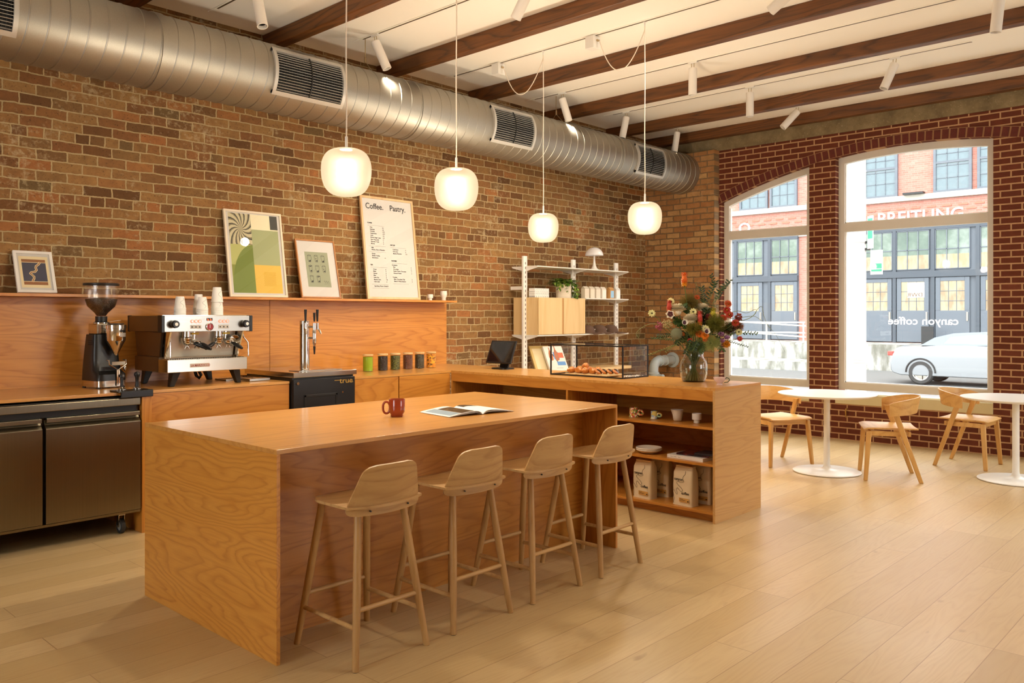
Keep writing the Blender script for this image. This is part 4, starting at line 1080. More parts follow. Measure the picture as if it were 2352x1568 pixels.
ga = obj('pressure_gauge', MB().lathe([(0,0),(.029,0),(.029,.010),(.025,.014),(.024,.010),(0,.010)], (.006,-.300,.437), 32, My), M_['chrome'], em_)
obj('gauge_face', MB().cyl((.006,-.3105,.437), .0235, 0, .001, 28, My), flat('red gauge', (150,20,26), .4, vary=0), ga)
obj('needle', MB().box(.0045,.0075,-.3125,-.3115,.428,.455), M_['paper'], ga, smooth=0)
for x in (-.135, .115):
    gh = MB().lathe([(0,0),(.036,0),(.040,.008),(.040,.028),(.030,.034),(.030,.075),(0,.075)], (x,-.225,.328), 32)
    gh.cyl((x+.055,-.215,.345), .022, 0, .055, 24)
    gh = obj('group_head', gh, M_['chrome'], em_, smooth=40)
    obj('group_cap', MB().box(x+.030,x+.085,-.248,-.238,.380,.392), flat('yellow clip', (232,196,40), .5, vary=0), gh, smooth=0)
    for dx, ang in ((-.0, 50 if x < 0 else -60), (.075, 12)):
        c_ = Vector((x+dx, -.228, .318)); a = R(-90+ang) if dx == 0 else R(-90+ang)
        pf = MB().lathe([(0,-.022),(.014,-.020),(.033,-.004),(.034,.012),(0,.012)], c_, 28)
        dirv = Vector((math.cos(a), math.sin(a), -.10)).normalized()
        pf.tube([c_+dirv*.03, c_+dirv*.055], .007, 10)
        for sx in (-1, 1): pf.tube([c_+Vector((0,0,-.018)), c_+Vector((sx*.012,-.003,-.032)), c_+Vector((sx*.018,-.004,-.046))], [.006,.005,.004], 8)
        pf = obj('portafilter', pf, M_['chrome'], em_, smooth=50)
        h0 = c_+dirv*.05
        obj('handle', MB().tube([h0, h0+dirv*.03+Vector((0,0,-.006)), h0+dirv*.09+Vector((0,0,-.022)), h0+dirv*.115+Vector((0,0,-.03))], [.008,.015,.015,.009], 14), M_['black'], pf, smooth=60)
for x, pts in ((-.275, [(0,0,0),(.004,-.02,-.05),(.004,-.02,-.19)]), (.335, [(-.03,0,0),(-.012,0,-.05),(.02,-.005,-.09),(.022,-.01,-.18),(.020,-.012,-.20)])):
    w_ = MB().tube([(x+p[0], -.235+p[1], .402+p[2]) for p in pts], [.008,.006,.006,.005,.006][:len(pts)], 10); w_.sph((x+pts[0][0],-.235,.395), .014, 12, 8)
    obj('steam_wand', w_, M_['chrome'], em_, smooth=60)
pit = MB().lathe([(.040,.0),(.044,.03),(.044,.05),(.042,.05),(.041,.03),(.037,.002),(0,.002)], (.235,-.215,.318), 26, RX(R(78))); obj('tea_spout', pit, M_['chrome'], em_, smooth=50)
obj('sticker', MB().box(.165,.252,-.1635,-.1625,.235,.252), M_['paper'], em_, smooth=0) 
obj('sticker', MB().cyl((-.30,-.166,.30), .014, 0, .002, 20, RY(PI/2)), M_['paper'], em_)
obj('power_cable', MB().tube([(.06,.05,.10),(.07,.04,.05),(.09,.03,.03),(.10,.02,.055),(.08,.02,.09),(.05,.02,.10)], .012, 10), M_['black'], em_)
# stacked paper cups on the machine
cupm = M_['paper']
def paper_cup(label, group, loc, rb=.042, h=.10, rz=0, doodle=True):
    t = thing('paper_cup', label, 'paper cup', loc, rz, group)   # upside down: rim down
    rt = rb*.70
    obj('cup_body', MB().lathe([(rb+.002,0),(rb+.003,.0015),(rb+.0025,.0035),(rb,.004),(rt,h-.001),(rt-.002,h),(rt-.004,h-.0005),(rt-.005,h-.006),(0,h-.006)], n=36), cupm, t, smooth=45)
    if doodle:
        pts = []
        for i in range(46):
            s = i/45; a = -PI/2+.15+.55*math.sin(s*9)*(.5+.5*s)*.9; z = h*(.10+.80*s); r = rb+(rt-rb)*z/h+.0005
            pts.append((r*math.cos(a), r*math.sin(a), z))
        obj('doodle', MB().tube(pts, .0006, 5), M_['ink'], t)
    return t
ct = ZT+.5245
STK = [('left', 2.84, 6.06, 5, .042, .095, .10), ('middle front', 2.995, 6.02, 5, .042, .092, .09), ('middle back', 3.02, 6.13, 6, .040, .105, .15), ('right and tallest', 3.13, 6.05, 6, .044, .115, .155)]
for nm, x, y, n, rb, h, tot in STK:
    dz = .011; hh = h
    n = n
    first = None
    for k in range(n):
        top = k == n-1
        z = ct + dz*k*(1 if not (nm.startswith('right') and top) else 1)
        if nm.startswith('right') and k == n-1: pass
        if first is None:
            first = paper_cup('plain white paper cup nested in the %s stack on the espresso machine' % nm, 'paper cups nested in the %s stack' % nm, (x, y, z), rb, hh, 0, False)
        elif top:
            paper_cup(('white paper cup with a line doodle, topmost of the %s stack' if not nm.startswith('right') else 'doodled white paper cup, second from the top of the %s stack') % nm, 'topmost cups of the stacks', (x, y, z), rb, hh, random.uniform(-.3,.3))
        else: dup(first, (x, y, z))
paper_cup('white paper cup at the very top of the tallest stack on the espresso machine', 'topmost cups of the stacks', (3.13, 6.05, ct+.011*5+.045), .044, .115)

# ------------------------------------------------------------------ grinder
gd = thing('coffee_grinder', 'tall black and chrome coffee grinder with a clear hopper of beans', 'coffee grinder', (2.372, 6.27, ZT), R(8))
bd = MB()
prof = [(.0, .118, .135, .0), (.045, .118, .135, 0), (.30, .100, .115, .012), (.375, .092, .10, .02)]
def body_sec(z, hx, hy, oy, e=5):
    out = []
    for k in range(40):
        a = 2*PI*k/40; c_, s_ = math.cos(a), math.sin(a)
        out.append((math.copysign(abs(c_)**(2/e), c_)*hx, oy+math.copysign(abs(s_)**(2/e), s_)*hy, z))
    return out
def loft(secs):
    n = len(secs[0]); vs = [p for s in secs for p in s]
    fs = [(i*n+k, i*n+(k+1)%n, (i+1)*n+(k+1)%n, (i+1)*n+k) for i in range(len(secs)-1) for k in range(n)]
    fs += [tuple(range(n))[::-1], tuple((len(secs)-1)*n+k for k in range(n))]
    return MB().add(vs, fs)
obj('base_band', loft([body_sec(.012,.113,.13,0), body_sec(.055,.113,.13,0)]), M_['mirror'], gd, smooth=50)
for sx in (-1,1):
    for sy in (-1,1): obj('foot', MB().cyl((sx*.09,sy*.10,0), .012, 0, .013, 14), M_['rubber'], gd)
obj('grinder_body', loft([body_sec(.055,.114,.131,0), body_sec(.10,.112,.128,.0), body_sec(.125,.108,.10,.028), body_sec(.20,.102,.088,.036), body_sec(.30,.094,.08,.036), body_sec(.385,.086,.07,.036)]), M_['black'], gd, smooth=50)
obj('neck_plate', MB().box(-.062,.062,-.02,.10,.385,.462), M_['mirror'], gd, smooth=0, bevel=.006)
obj('collar', MB().lathe([(0,.462),(.052,.462),(.052,.472),(.040,.476),(.040,.515),(0,.515)], (0,.035,0), 32), M_['blackmetal'], gd)
obj('adjuster', MB().lathe([(.052,.463),(.056,.463),(.056,.47),(.052,.47)], (0,.035,0), 32).tube([(.05,.02,.475),(.13,-.0,.485)], .003, 6), M_['chrome'], gd)
vt = MB()
for k in range(3): vt.box(-.1005,-.0985, -.02,.03, .31+.014*k,.315+.014*k)
obj('vent_slot', vt, M_['dark'], gd, smooth=0)
# hopper
hg = MB().lathe([(.032,.515),(.045,.535),(.095,.585),(.108,.63),(.115,.72),(.115,.738)], (0,.035,0), 44)
hp = obj('bean_hopper', hg, M_['plastic'], gd, smooth=50)
g = G('coffee beans'); v = g.coord(); vo = g.N('TexVoronoi'); g.L(v, vo.inputs[0]); vo.inputs['Scale'].default_value = 120
g.L(g.ramp(vo.outputs['Distance'], [(.0,(74,44,26)),(.5,(34,18,10))]), g.p.inputs['Base Color']); g.p.inputs['Roughness'].default_value = .35; g.bump(vo.outputs['Distance'], -.004)
obj('coffee_beans', MB().lathe([(0,.518),(.030,.518),(.042,.538),(.092,.589),(.1055,.632),(.106,.640),(.05,.648),(0,.644)], (0,.035,0), 40), g.m, hp, smooth=50)
obj('hopper_lid', MB().lathe([(0,.738),(.119,.738),(.121,.742),(.121,.752),(.116,.756),(0,.757)], (0,.035,0), 44), M_['black'], hp, smooth=40)
# dosing chamber
dc_ = obj('dosing_chamber', MB().lathe([(0,.235),(.010,.235),(.062,.335),(.066,.345),(.066,.425),(.070,.427),(.070,.452),(.066,.456),(0,.457)], (.03,-.105,0), 44), M_['chrome'], gd, smooth=40)
obj('chamber_lid', MB().lathe([(0,.4572),(.056,.4572),(.054,.464),(0,.466)], (.03,-.105,0), 36), M_['black'], dc_)
Mb = T((.03,-.105,0))
pts = [(.0665*math.cos(a), .0665*math.sin(a)) for a in [R(-95+6*i) for i in range(10)]]
bn = MB().add([(.03+x*1.005,-.105+y*1.005,z) for z in (.402,.416) for x,y in pts], [(i,i+1,i+11,i+10) for i in range(9)]); obj('badge', bn, M_['black'], dc_, smooth=60)
bn = MB().add([(.03+x*1.004,-.105+y*1.004,z) for z in (.368,.396) for x,y in pts], [(i,i+1,i+11,i+10) for i in range(9)]); obj('badge', bn, flat('badge plate', (190,180,170), .5, .3, vary=0), dc_, smooth=60)
fk = MB(); fk.tube([(-.035,-.10,.20),(-.035,-.135,.20),(-.035,-.14,.17),(.028,-.14,.13),(.028,-.138,.02)], .005, 8); fk.tube([(.09,-.10,.20),(.09,-.135,.20),(.09,-.14,.17),(.028,-.14,.13)], .005, 8); fk.box(-.02,.08,-.145,-.140,.165,.19); fk.box(.018,.040,-.142,-.134,.015,.13)
obj('fork_holder', fk, M_['chrome'], gd, smooth=40)
obj('switch', MB().sph((.108,-.09,.14), (.010,.012,.024), 12, 8), M_['mirror'], gd)
# tamping mat and tampers
mt_ = thing('tamping_mat', 'black rubber corner mat folded over the worktop edge', 'tamping mat', (2.385, 5.82, ZT))
obj('mat', MB().box(-.125,.115,-.085,.06,0,.010).box(-.105,.115,-.085,-.075,-.038,.010), M_['black'], mt_, smooth=0, bevel=.005)
for i, (x, lb) in enumerate(((-.055, 'black handled tamper standing on the mat, left one with a flat head'), (.048, 'black handled tamper with a round knob, right one on the mat'))):
    tp = thing('tamper', lb, 'tamper', (2.385+x, 5.845, ZT+.0105), 0, 'coffee tampers')
    obj('handle', MB().lathe([(0,.018),(.012,.018),(.010,.04),(.0105,.085),(.020,.088),(.020,.105),(.015,.108),(0,.108)] if i == 0 else [(0,.018),(.015,.018),(.011,.05),(.013,.08),(.021,.098),(.018,.114),(.008,.120),(0,.121)], n=24), M_['black'], tp, smooth=60)
    obj('tamper_base', MB().lathe([(0,0),(.026,0),(.0265,.002),(.0265,.008),(.016,.014),(.012,.019),(0,.019)], n=28), M_['chrome'], tp)
sc = thing('coffee_scale', 'flat steel scale on the worktop behind the machine foot', 'scale', (3.42, 6.02, ZT), R(0))
obj('platform', MB().box(-.07,.11,-.07,.07,.003,.022), M_['steel'], sc, smooth=0, bevel=.002); obj('control', MB().cyl((-.02,-.02,.022), .008, 0, .003, 14), M_['blackmetal'], sc)
bt = thing('drip_tray', 'dark slotted steel tray lying beside the keg cooler', 'tray', (3.40, 6.25, ZT))
obj('tray', MB().box(-.14,.16,-.09,.09,0,.012), M_['steel'], bt, smooth=0, bevel=.002)
sl = MB()
for k in range(12): sl.box(-.12+.022*k,-.112+.022*k,-.07,.07,.012,.0128)
obj('slot', sl, M_['dark'], bt, smooth=0)

# ------------------------------------------------------------------ on the island: mug and open magazine
ZI = .9229
mg = thing('mug', 'rust red glazed mug standing on the island', 'mug', (3.000, 3.70, ZI), 0)
rust = flat('rust glaze', (158,60,28), .12, vary=.06, coat=.4)
obj('mug_body', MB().lathe([(0,0),(.034,0),(.036,.003),(.035,.012),(.044,.026),(.0455,.04),(.0455,.096),(.044,.099),(.042,.097),(.0415,.03),(.032,.010),(0,.008)], n=44), rust, mg, smooth=50)
hd_ = []
for i in range(19):
    a = 2*PI*i/18; hx = .0215*math.cos(a); hz = .033*math.copysign(abs(math.sin(a))**.75, math.sin(a)); hd_.append((-.683*(.060+hx*.9), .731*(.060+hx*.9), .050+hz))
obj('handle', MB().tube(hd_, .0065, 12, cap=False), rust, mg, smooth=60)
mz = thing('magazine', 'open magazine with white pages and a dark photo lying on the island', 'magazine', (3.42, 3.56, ZI))
u_ = Vector((.30, -.954, 0)).normalized()
# spine direction and page direction in the table plane
SPN = Vector((-.03, .33, 0)); 
A = Vector((3.15-3.42, 3.35-3.56, 0))
def page(side, lift, th=.004, w0=.0):
    """side -1: left-hand pages, +1 right-hand"""
    def f(u, v):   # u from spine outwards, v along spine
        L = .235
        z = .004 + lift*math.sin(PI*min(1, u*1.02))**.8*(1-.35*u) if u > 0 else .004
        z = lift*(1-math.exp(-u*9))*(1-u)**.75 + .002
        return Vector((side*L*u, -.155+.31*v, z+.001))
    return f
Mz = RZ(R(-8.0)) @ RZ(R(0))
pw = flat('magazine page', (240,238,234), .45, vary=0)
for side in (-1, 1):
    for k, lf in enumerate((.030, .024, .016)):
        mb = MB().shell(page(side, lf), 18, 4, .0012*side).xf(Mz); obj('page', mb, pw, mz, smooth=60)
ph = MB()
def patch(side, u0, u1, v0, v1, lf=.0312):
    f = page(side, lf); m2 = MB().grid(lambda a, b: f(u0+(u1-u0)*a, v0+(v1-v0)*b), 12, 3)
    return m2.xf(Mz)
g = G('magazine photo'); v = g.coord(); f1, _ = g.noise(v, 26, 4, .6)
g.L(g.ramp(f1, [(.3,(36,28,16)),(.55,(66,50,26)),(.62,(150,110,60)),(.68,(52,44,22))]), g.p.inputs['Base Color']); g.p.inputs['Roughness'].default_value = .3
obj('photo', patch(-1, .25, .62, .02, .82, .0316), g.m, mz, smooth=60, label='dark garden photo')
obj('photo', patch(-1, .64, .93, .05, .9, .0316), flat('sky photo', (150,172,188), .35, vary=.03), mz, smooth=60)
obj('photo', patch(1, .12, .55, .75, .98, .0316), flat('dark photo', (62,46,34), .35, vary=.1), mz, smooth=60)

# ------------------------------------------------------------------ point of sale tablet
ps = thing('payment_tablet', 'black tablet till on a stand, tilted back on the corner of the worktop', 'tablet', (5.82, 5.56, ZT))
obj('stand_base', loft([body_sec(0,.085,.10,0,4), body_sec(.012,.085,.10,0,4), body_sec(.016,.078,.092,0,4)]), M_['black'], ps, smooth=50)
obj('stand_neck', MB().shell(lambda u, v: (.02+.04*math.sin(v*2.2)-.03*v, -.055+.11*u, .014+.12*v), 4, 12, .012), M_['black'], ps, smooth=60)
Ms = T((-.02,.0,.165)) @ RY(R(22))
sc_ = MB(); sc_.mbox(Ms, .016, .335, .235); so = obj('screen_case', sc_, M_['black'], ps, smooth=0, bevel=.006, seg=3)
obj('screen', MB().add([Ms @ Vector((-.0085, y, z)) for y, z in ((-.150,-.102),(-.150,.102),(.150,.102),(.150,-.102))], [(0,1,2,3)]), flat('screen glass', (16,16,20), .05, vary=0), so, smooth=0)

# ------------------------------------------------------------------ pastry case with pastries
pc = thing('pastry_case', 'black framed glass pastry case on the worktop', 'display case', (5.574, 3.966, ZT))
W_, L_2, H_ = .374, .782, .272; b_ = .011
f = MB()
for z0 in (0, H_-b_):
    f.box(0, W_, 0, b_, z0, z0+b_); f.box(0, W_, L_2-b_, L_2, z0, z0+b_); f.box(0, b_, b_, L_2-b_, z0, z0+b_); f.box(W_-b_, W_, b_, L_2-b_, z0, z0+b_)
for x in (0, W_-b_):
    for y in (0, L_2-b_): f.box(x, x+b_, y, y+b_, b_, H_-b_)
obj('frame', f, M_['blackmetal'], pc, smooth=0, bevel=.0008)
for bx in ((.003,.006,b_,L_2-b_,b_,H_-b_), (W_-.006,W_-.003,b_,L_2-b_,b_,H_-b_), (b_,W_-b_,.003,.006,b_,H_-b_), (b_,W_-b_,L_2-.006,L_2-.003,b_,H_-b_), (b_,W_-b_,b_,L_2-b_,H_-.006,H_-.003)):
    obj('glass_panel', MB().box(*bx), M_['glass'], pc, smooth=0)
tr = thing('serving_tray', 'flat wooden board of pastries inside the glass case', 'serving board', (5.735, 4.39, ZT))
obj('board', MB().box(-.115,.115,-.235,.225,.008,.020).box(-.09,-.07,-.2,.2,0,.008).box(.07,.09,-.2,.2,0,.008), M_['birch'], tr, smooth=0, bevel=.003)
g = G('baked crust'); f1, _ = g.noise(g.coord(), 35, 4, .6)
g.L(g.ramp(f1, [(.3,(150,78,20)),(.5,(196,116,42)),(.7,(224,156,76))]), g.p.inputs['Base Color']); g.p.inputs['Roughness'].default_value = .35; g.bump(f1, .003); crust = g.m
choc = flat('dark glaze', (46,26,16), .2, vary=.1)
def croissant(x, y, z, rz, label, s=1, topping=None):
    t = thing('croissant', label, 'pastry', (x, y, z), rz, 'croissants on the wooden board')
    pts = []; rr = []
    n = 36
    for i in range(n+1):
        s_ = i/n; a = (s_-.5)*2.1; pts.append((.062*math.sin(a)*s, .03*s*(1-math.cos(a))*1.6, .024*s)); 
        rr.append(s*(.006+.022*math.sin(PI*s_)**.8*(1+.12*abs(math.sin(s_*PI*7)))))
    obj('pastry', MB().tube(pts, rr, 14), crust, t, smooth=80)
    if topping:
        tb = MB()
        for k in range(26): a = random.uniform(-.7,.7); tb.sph((.06*math.sin(a)*s+random.uniform(-.008,.008), .02*(1-math.cos(a))+random.uniform(-.01,.01), .046*s+random.uniform(-.004,.004)), (.005,.003,.002), 6, 4)
        obj('flaked_nuts', tb, M_['birch'], t, smooth=60)
zt_ = ZT+.0208
CR = [(5.665,4.575,.3,'golden croissant at the left end of the board, front',0),(5.672,4.50,1.2,'golden croissant second from the left end, front',0),(5.76,4.565,.8,'golden croissant at the left end, behind the front one',0),
      (5.665,4.425,.5,'nut topped croissant in the front middle of the board',1),(5.77,4.47,.1,'nut topped croissant in the middle of the back row',1),(5.68,4.355,1.0,'brown croissant right of middle, beside the glazed cookies',0),(5.79,4.385,.6,'tall nut topped croissant in the back row, right of middle',1)]
for x, y, r_, lb, tp_ in CR: croissant(x, y, zt_, r_, lb, 1.0, tp_)
croissant(5.715, 4.46, zt_+.040, .4, 'nut topped croissant lying on top of the others', .9, 1)
for i, (x, y, lb) in enumerate(((5.665,4.285,'leftmost'),(5.715,4.262,'second from left'),(5.75,4.228,'third from left'),(5.79,4.195,'rightmost'))):
    t = thing('glazed_cookie', 'oval cookie half dipped in dark glaze, leaning in a row, %s' % lb, 'cookie', (x, y, zt_+.018), R(20), 'dark glazed cookies on the board')
    Mc = RX(R(38)) 
    obj('biscuit', MB().sph((0,0,0), (.050,.030,.013), 24, 10, Mc), crust, t, smooth=80)
    obj('glaze', MB().sph((.012,-.002,.0035), (.040,.029,.0125), 24, 10, Mc), choc, t, smooth=80)
wr = thing('glassine_bag', 'crumpled clear bag with silver edges, right end of the pastry case', 'bag', (5.80, 4.03, ZT+.0015))
random.seed(3); hh = {}
def crum(u, v):
    k = (round(u*14), round(v*8))
    if k not in hh: hh[k] = random.uniform(.002, .016)
    return (-.10+.2*u, -.045+.09*v, hh[k])
obj('wrapper', MB().grid(crum, 14, 8), flat('cellophane', (214,206,196), .15, .5, vary=0), wr, smooth=0)

# ------------------------------------------------------------------ shelf unit
XL, XM, XR = 7.06, 7.95, 8.84; YFs, YBs = 6.20, 6.60
su = thing('shelf_unit', 'tall white post shelving in front of the brick wall, behind the pastry case', 'shelving unit', (XL, 6.40, 0))
for x in (0, XM-XL, XR-XL):
    p = MB().box(x-.033, x+.033, -.014, .014, 0, 2.178)
    po = obj('post', p, M_['white'], su, smooth=0, bevel=.003)
    sl = MB()
    for k in range(38): sl.box(x-.006, x+.006, -.0148, -.0138, .12+.053*k, .146+.053*k)
    obj('slot', sl, flat('slot shadow', (120,110,100), .8), po, smooth=0)
def wshelf(x0, x1, z):
    s = MB(); s.box(x0, x1, -.20, .20, z-.012, z)
    so_ = obj('shelf', s, M_['white'], su, smooth=0, bevel=.001)
    br = MB()
    for x in (x0+.005, x1-.008):
        for sg_ in (-1, 1): br.prism([(sg_*.015, z-.013), (sg_*.195, z-.013), (sg_*.195, z-.017), (sg_*.015, z-.06)], x, x+.004, 'x')
    obj('bracket', br, M_['white'], so_, smooth=0)
wshelf(0, XM-XL, 2.06); wshelf(XM-XL, XR-XL, 2.06); wshelf(XM-XL, XR-XL, 1.705); wshelf(0, XM-XL, 1.27); wshelf(XM-XL, XR-XL, 1.27)
obj('arm', MB().box(-.012, .012, .014, .21, 1.79, 1.83), M_['white'], su, smooth=0, bevel=.003, label='bare white bracket arm')
cb_ = thing('wall_cabinet', 'pale birch cabinet with two sliding doors on the white shelving', 'cabinet', (XL, 6.20, 1.271))
cb_h = .43
obj('carcass', MB().box(.018, .872, .02, .39, 0, cb_h), M_['birch'], cb_, smooth=0, bevel=.002)
obj('door', MB().box(.018, .435, -.002, .016, .004, cb_h-.004), M_['birch'], cb_, smooth=0, bevel=.002)
obj('door', MB().box(.468, .872, -.002, .016, .004, cb_h-.004), M_['birch'], cb_, smooth=0, bevel=.002)
obj('door_groove', MB().box(.438, .466, .003, .019, .004, cb_h-.004), flat('groove', (190,142,84), .6), cb_, smooth=0)
obj('desktop', MB().box(-.02, XR-XL+.02, -.23, .20, .815, .85), M_['birch'], su, smooth=0, bevel=.003, label='pale wood desktop')
# boxes on the cabinet
zc = 1.7015
g = G('printed box'); v = g.coord(); sp_ = g.N('SeparateXYZ'); g.L(v, sp_.inputs[0]); f1, _ = g.noise(g.map(v, (200,1,60)), 1, 2, .5)
k = g.ramp(f1, [(.52,(0,0,0,1)),(.56,(1,1,1,1))]); g.L(g.mix(g.math('MULTIPLY', k, .7), s2l((238,236,230)), s2l((120,118,116))), g.p.inputs['Base Color'])
boxm = g.m
b0 = None
for k in range(8):
    x = 7.095+.0315*k; lb = 'slim white printed box in the row on the birch cabinet' 
    lb2 = {0: 'slim white box at the left end of the row on the birch cabinet', 7: 'slim white box at the right end of the row on the birch cabinet'}.get(k, lb)
    if b0 is None:
        b0 = thing('tea_box', lb2, 'box', (x, 6.26, zc), 0, 'slim white boxes on the birch cabinet'); obj('carton', MB().box(-.0145,.0145,0,.09,0,.105), boxm, b0, smooth=0, bevel=.0015); obj('label', MB().box(-.010,.010,-.0008,0,.015,.09), boxm, b0, smooth=0)
    else: dup(b0, (x, 6.26, zc), 0, lb2)
# potted plant
pl = thing('potted_plant', 'cream pot with a trailing green and yellow pothos on the birch cabinet', 'potted plant', (7.68, 6.33, zc))
obj('pot', MB().lathe([(0,0),(.088,0),(.092,.004),(.096,.165),(.090,.165),(.086,.145),(0,.14)], n=44), flat('cream pot', (226,212,190), .55, vary=.03), pl, smooth=40)
obj('saucer', MB().lathe([(0,.0005),(.094,.0005),(.094,.02),(.09,.02)], n=40), flat('cream saucer', (220,206,184), .55), pl)
g = G('variegated leaf'); v = g.coord(); f1, _ = g.noise(v, 34, 3, .6)
g.L(g.ramp(f1, [(.34,(40,74,22)),(.50,(84,120,34)),(.62,(190,200,104))]), g.p.inputs['Base Color']); g.p.inputs['Roughness'].default_value = .35; leafm = g.m
def leaf(mb, p, d, up, L, wd, curl=.25, n=5):
    d = Vector(d).normalized(); s = d.cross(Vector(up)); s = s.normalized() if s.length > 1e-4 else Vector((1,0,0)); nn = s.cross(d)
    vs = []; p = Vector(p)
    for i in range(n+1):
        t = i/n; w_ = wd*math.sin(PI*min(1,t*.93+.07))**.8*(1 if t < .98 else 0); c_ = p + d*L*t + nn*(-curl*L*t*t)
        vs += [c_ - s*w_/2 + nn*w_*.16, c_, c_ + s*w_/2 + nn*w_*.16]
    fs = []
    for i in range(n):
        for k in range(2): fs.append((i*3+k, i*3+k+1, (i+1)*3+k+1, (i+1)*3+k))
    mb.add(vs, fs)
random.seed(11)
lf = MB(); vn = MB()
for k in range(110):
    a = random.uniform(0, 2*PI); r = random.uniform(.02,.12); p = Vector((r*math.cos(a), r*math.sin(a), .15+random.uniform(0,.06)))
    d = Vector((math.cos(a), math.sin(a), random.uniform(.1,1.2)))
    vn.tube([(p.x*.4,p.y*.4,.14), p], .0015, 4); leaf(lf, p, d, (0,0,1), random.uniform(.06,.10), random.uniform(.036,.052), .5)
for (ax, ay, L, n) in ((.11,-.07,.20,26),(.14,.0,.18,24),(.08,-.11,.21,28),(-.14,-.06,.07,14),(-.06,-.11,.12,10),(-.15,.0,.06,14)):
    pts = []
    for i in range(8):
        t = i/7; pts.append((ax*(.6+.55*min(1,t*2)), ay*(.6+.55*min(1,t*2)), .165+.03*math.sin(PI*min(1,t*1.4))-L*t*t*.95))
    vn.tube(pts, .0016, 5)
    for i in range(n):
        t = random.random(); q = Vector(pts[int(t*7)]); a = random.uniform(0, 2*PI)
        leaf(lf, q, (math.cos(a)*.7+ax*2, math.sin(a)*.7+ay*2, random.uniform(-.9,.2)), (0,0,1), random.uniform(.04,.065), random.uniform(.024,.034), .3)
for pv in lf.v: pass
lf.v = [(x, min(y, .25), max(z, -.02) if y > -.155 and x < .13 else z) for x, y, z in lf.v]
obj('foliage', lf, leafm, pl, smooth=60); obj('stem', vn, flat('stem green', (96,120,50), .6), pl)
# white coffee packs on right-hand middle shelf
zb = 1.7055
def pack(x, y, label, col=(228,218,200), side=None):
    t = thing('coffee_bag', label, 'bag', (x, y, zb), R(0), 'small packs on the middle shelf')
    mb = MB(); w_, d_, h_ = .042, .032, .115
    mb.box(-w_, w_, -d_, d_, 0, h_); obj('pack_body', mb, flat('pack', col, .6, vary=.02), t, smooth=0, bevel=.004)
    obj('pack_top', MB().prism([(-d_,h_+.001),(d_,h_+.001),(.004,h_+.03),(-.004,h_+.03)], -w_, w_, 'x'), flat('pack fold', tuple(int(c*.95) for c in col), .6), t, smooth=0, bevel=.002)
    if side: obj('label', MB().box(-w_+.01, w_-.008, -d_-.001, -d_, .012, .10), flat('pack label', side, .5, vary=0), t, smooth=0)
    return t
for i, (x, c_, s_, lb) in enumerate(((8.02,(222,210,190),None,'beige pack at the left end of the middle shelf'),(8.135,(224,212,192),None,'beige pack second from left on the middle shelf'),(8.25,(226,214,196),None,'beige pack third from left on the middle shelf'),
     (8.37,(234,226,212),(238,232,222),'white pack fourth from left on the middle shelf'),(8.535,(200,150,88),(150,196,230),'tan pack with a light blue label on the middle shelf'),(8.67,(232,230,224),(238,238,236),'white pack at the right end of the middle shelf'))):
    pack(x, 6.27, lb, c_, s_)
# mushroom lamp
lm = thing('table_lamp', 'white mushroom lamp standing on the top white shelf', 'lamp', (8.40, 6.42, 2.0605))
obj('lamp_base', MB().lathe([(0,0),(.088,0),(.088,.003),(.060,.012),(.034,.035),(.018,.075),(.012,.13),(.0105,.18),(.0115,.20),(0,.20)], n=44), M_['white'], lm, smooth=60)
pr = [(.115*math.sin(PI/2*i/16)*1.0, .192+.105*math.cos(PI/2*i/16)) for i in range(17)]
obj('lamp_shade', MB().lathe(pr+[(.113,.192),(.108,.205),(.085,.25),(.04,.28),(0,.287)], n=48), flat('opal acrylic', (238,236,238), .25, vary=0), lm, smooth=60)
obj('finial', MB().lathe([(0,.296),(.008,.297),(.009,.303),(0,.306)], n=16), M_['chrome'], lm)
# caps
def cap(x, lb):
    t = thing('cap', lb, 'cap', (x, 6.27, 1.2705), R(213), 'brown baseball caps on the lower shelf')
    cm = capm
    cr = MB().lathe([(.085,0),(.088,.03),(.080,.06),(.058,.088),(.03,.10),(0,.104)], n=30); cr.v = [(x_*1.0, y_*1.15, z_) for x_, y_, z_ in cr.v]
    cr = MB().shell(lambda u, v: ((.088*math.cos(PI/2*v)**.7)*math.cos(2*PI*u), (.100*math.cos(PI/2*v)**.7)*math.sin(2*PI*u), .008+.098*math.sin(PI/2*v)), 30, 10, .003)
    obj('crown', cr, cm, t, smooth=60)
    obj('brim', MB().shell(lambda u, v: (-.085+.17*u, .055+(.035+.075*math.sin(PI*u)**.6)*v+.045*math.sin(PI*u)**.7, .014-.012*v*v-.012*(2*u-1)**2+.002), 16, 8, .004), cm, t, smooth=60)
    obj('button', MB().sph((0,0,.106), (.007,.007,.004), 10, 6), cm, t)
    em = [(-.03,.090,.045),(-.02,.095,.056),(-.008,.097,.050),(.002,.098,.058),(.012,.097,.048),(.024,.093,.056)]
    obj('embroidery', MB().tube(em, .0022, 6), M_['paper'], t)
capm = flat('brown cotton', (96,70,54), .85, vary=.08)
cap(8.06, 'brown cap with white stitching, left of the three, partly behind the cabinet'); cap(8.30, 'brown cap with white stitching, middle of the three'); cap(8.54, 'brown cap with white stitching, right of the three')
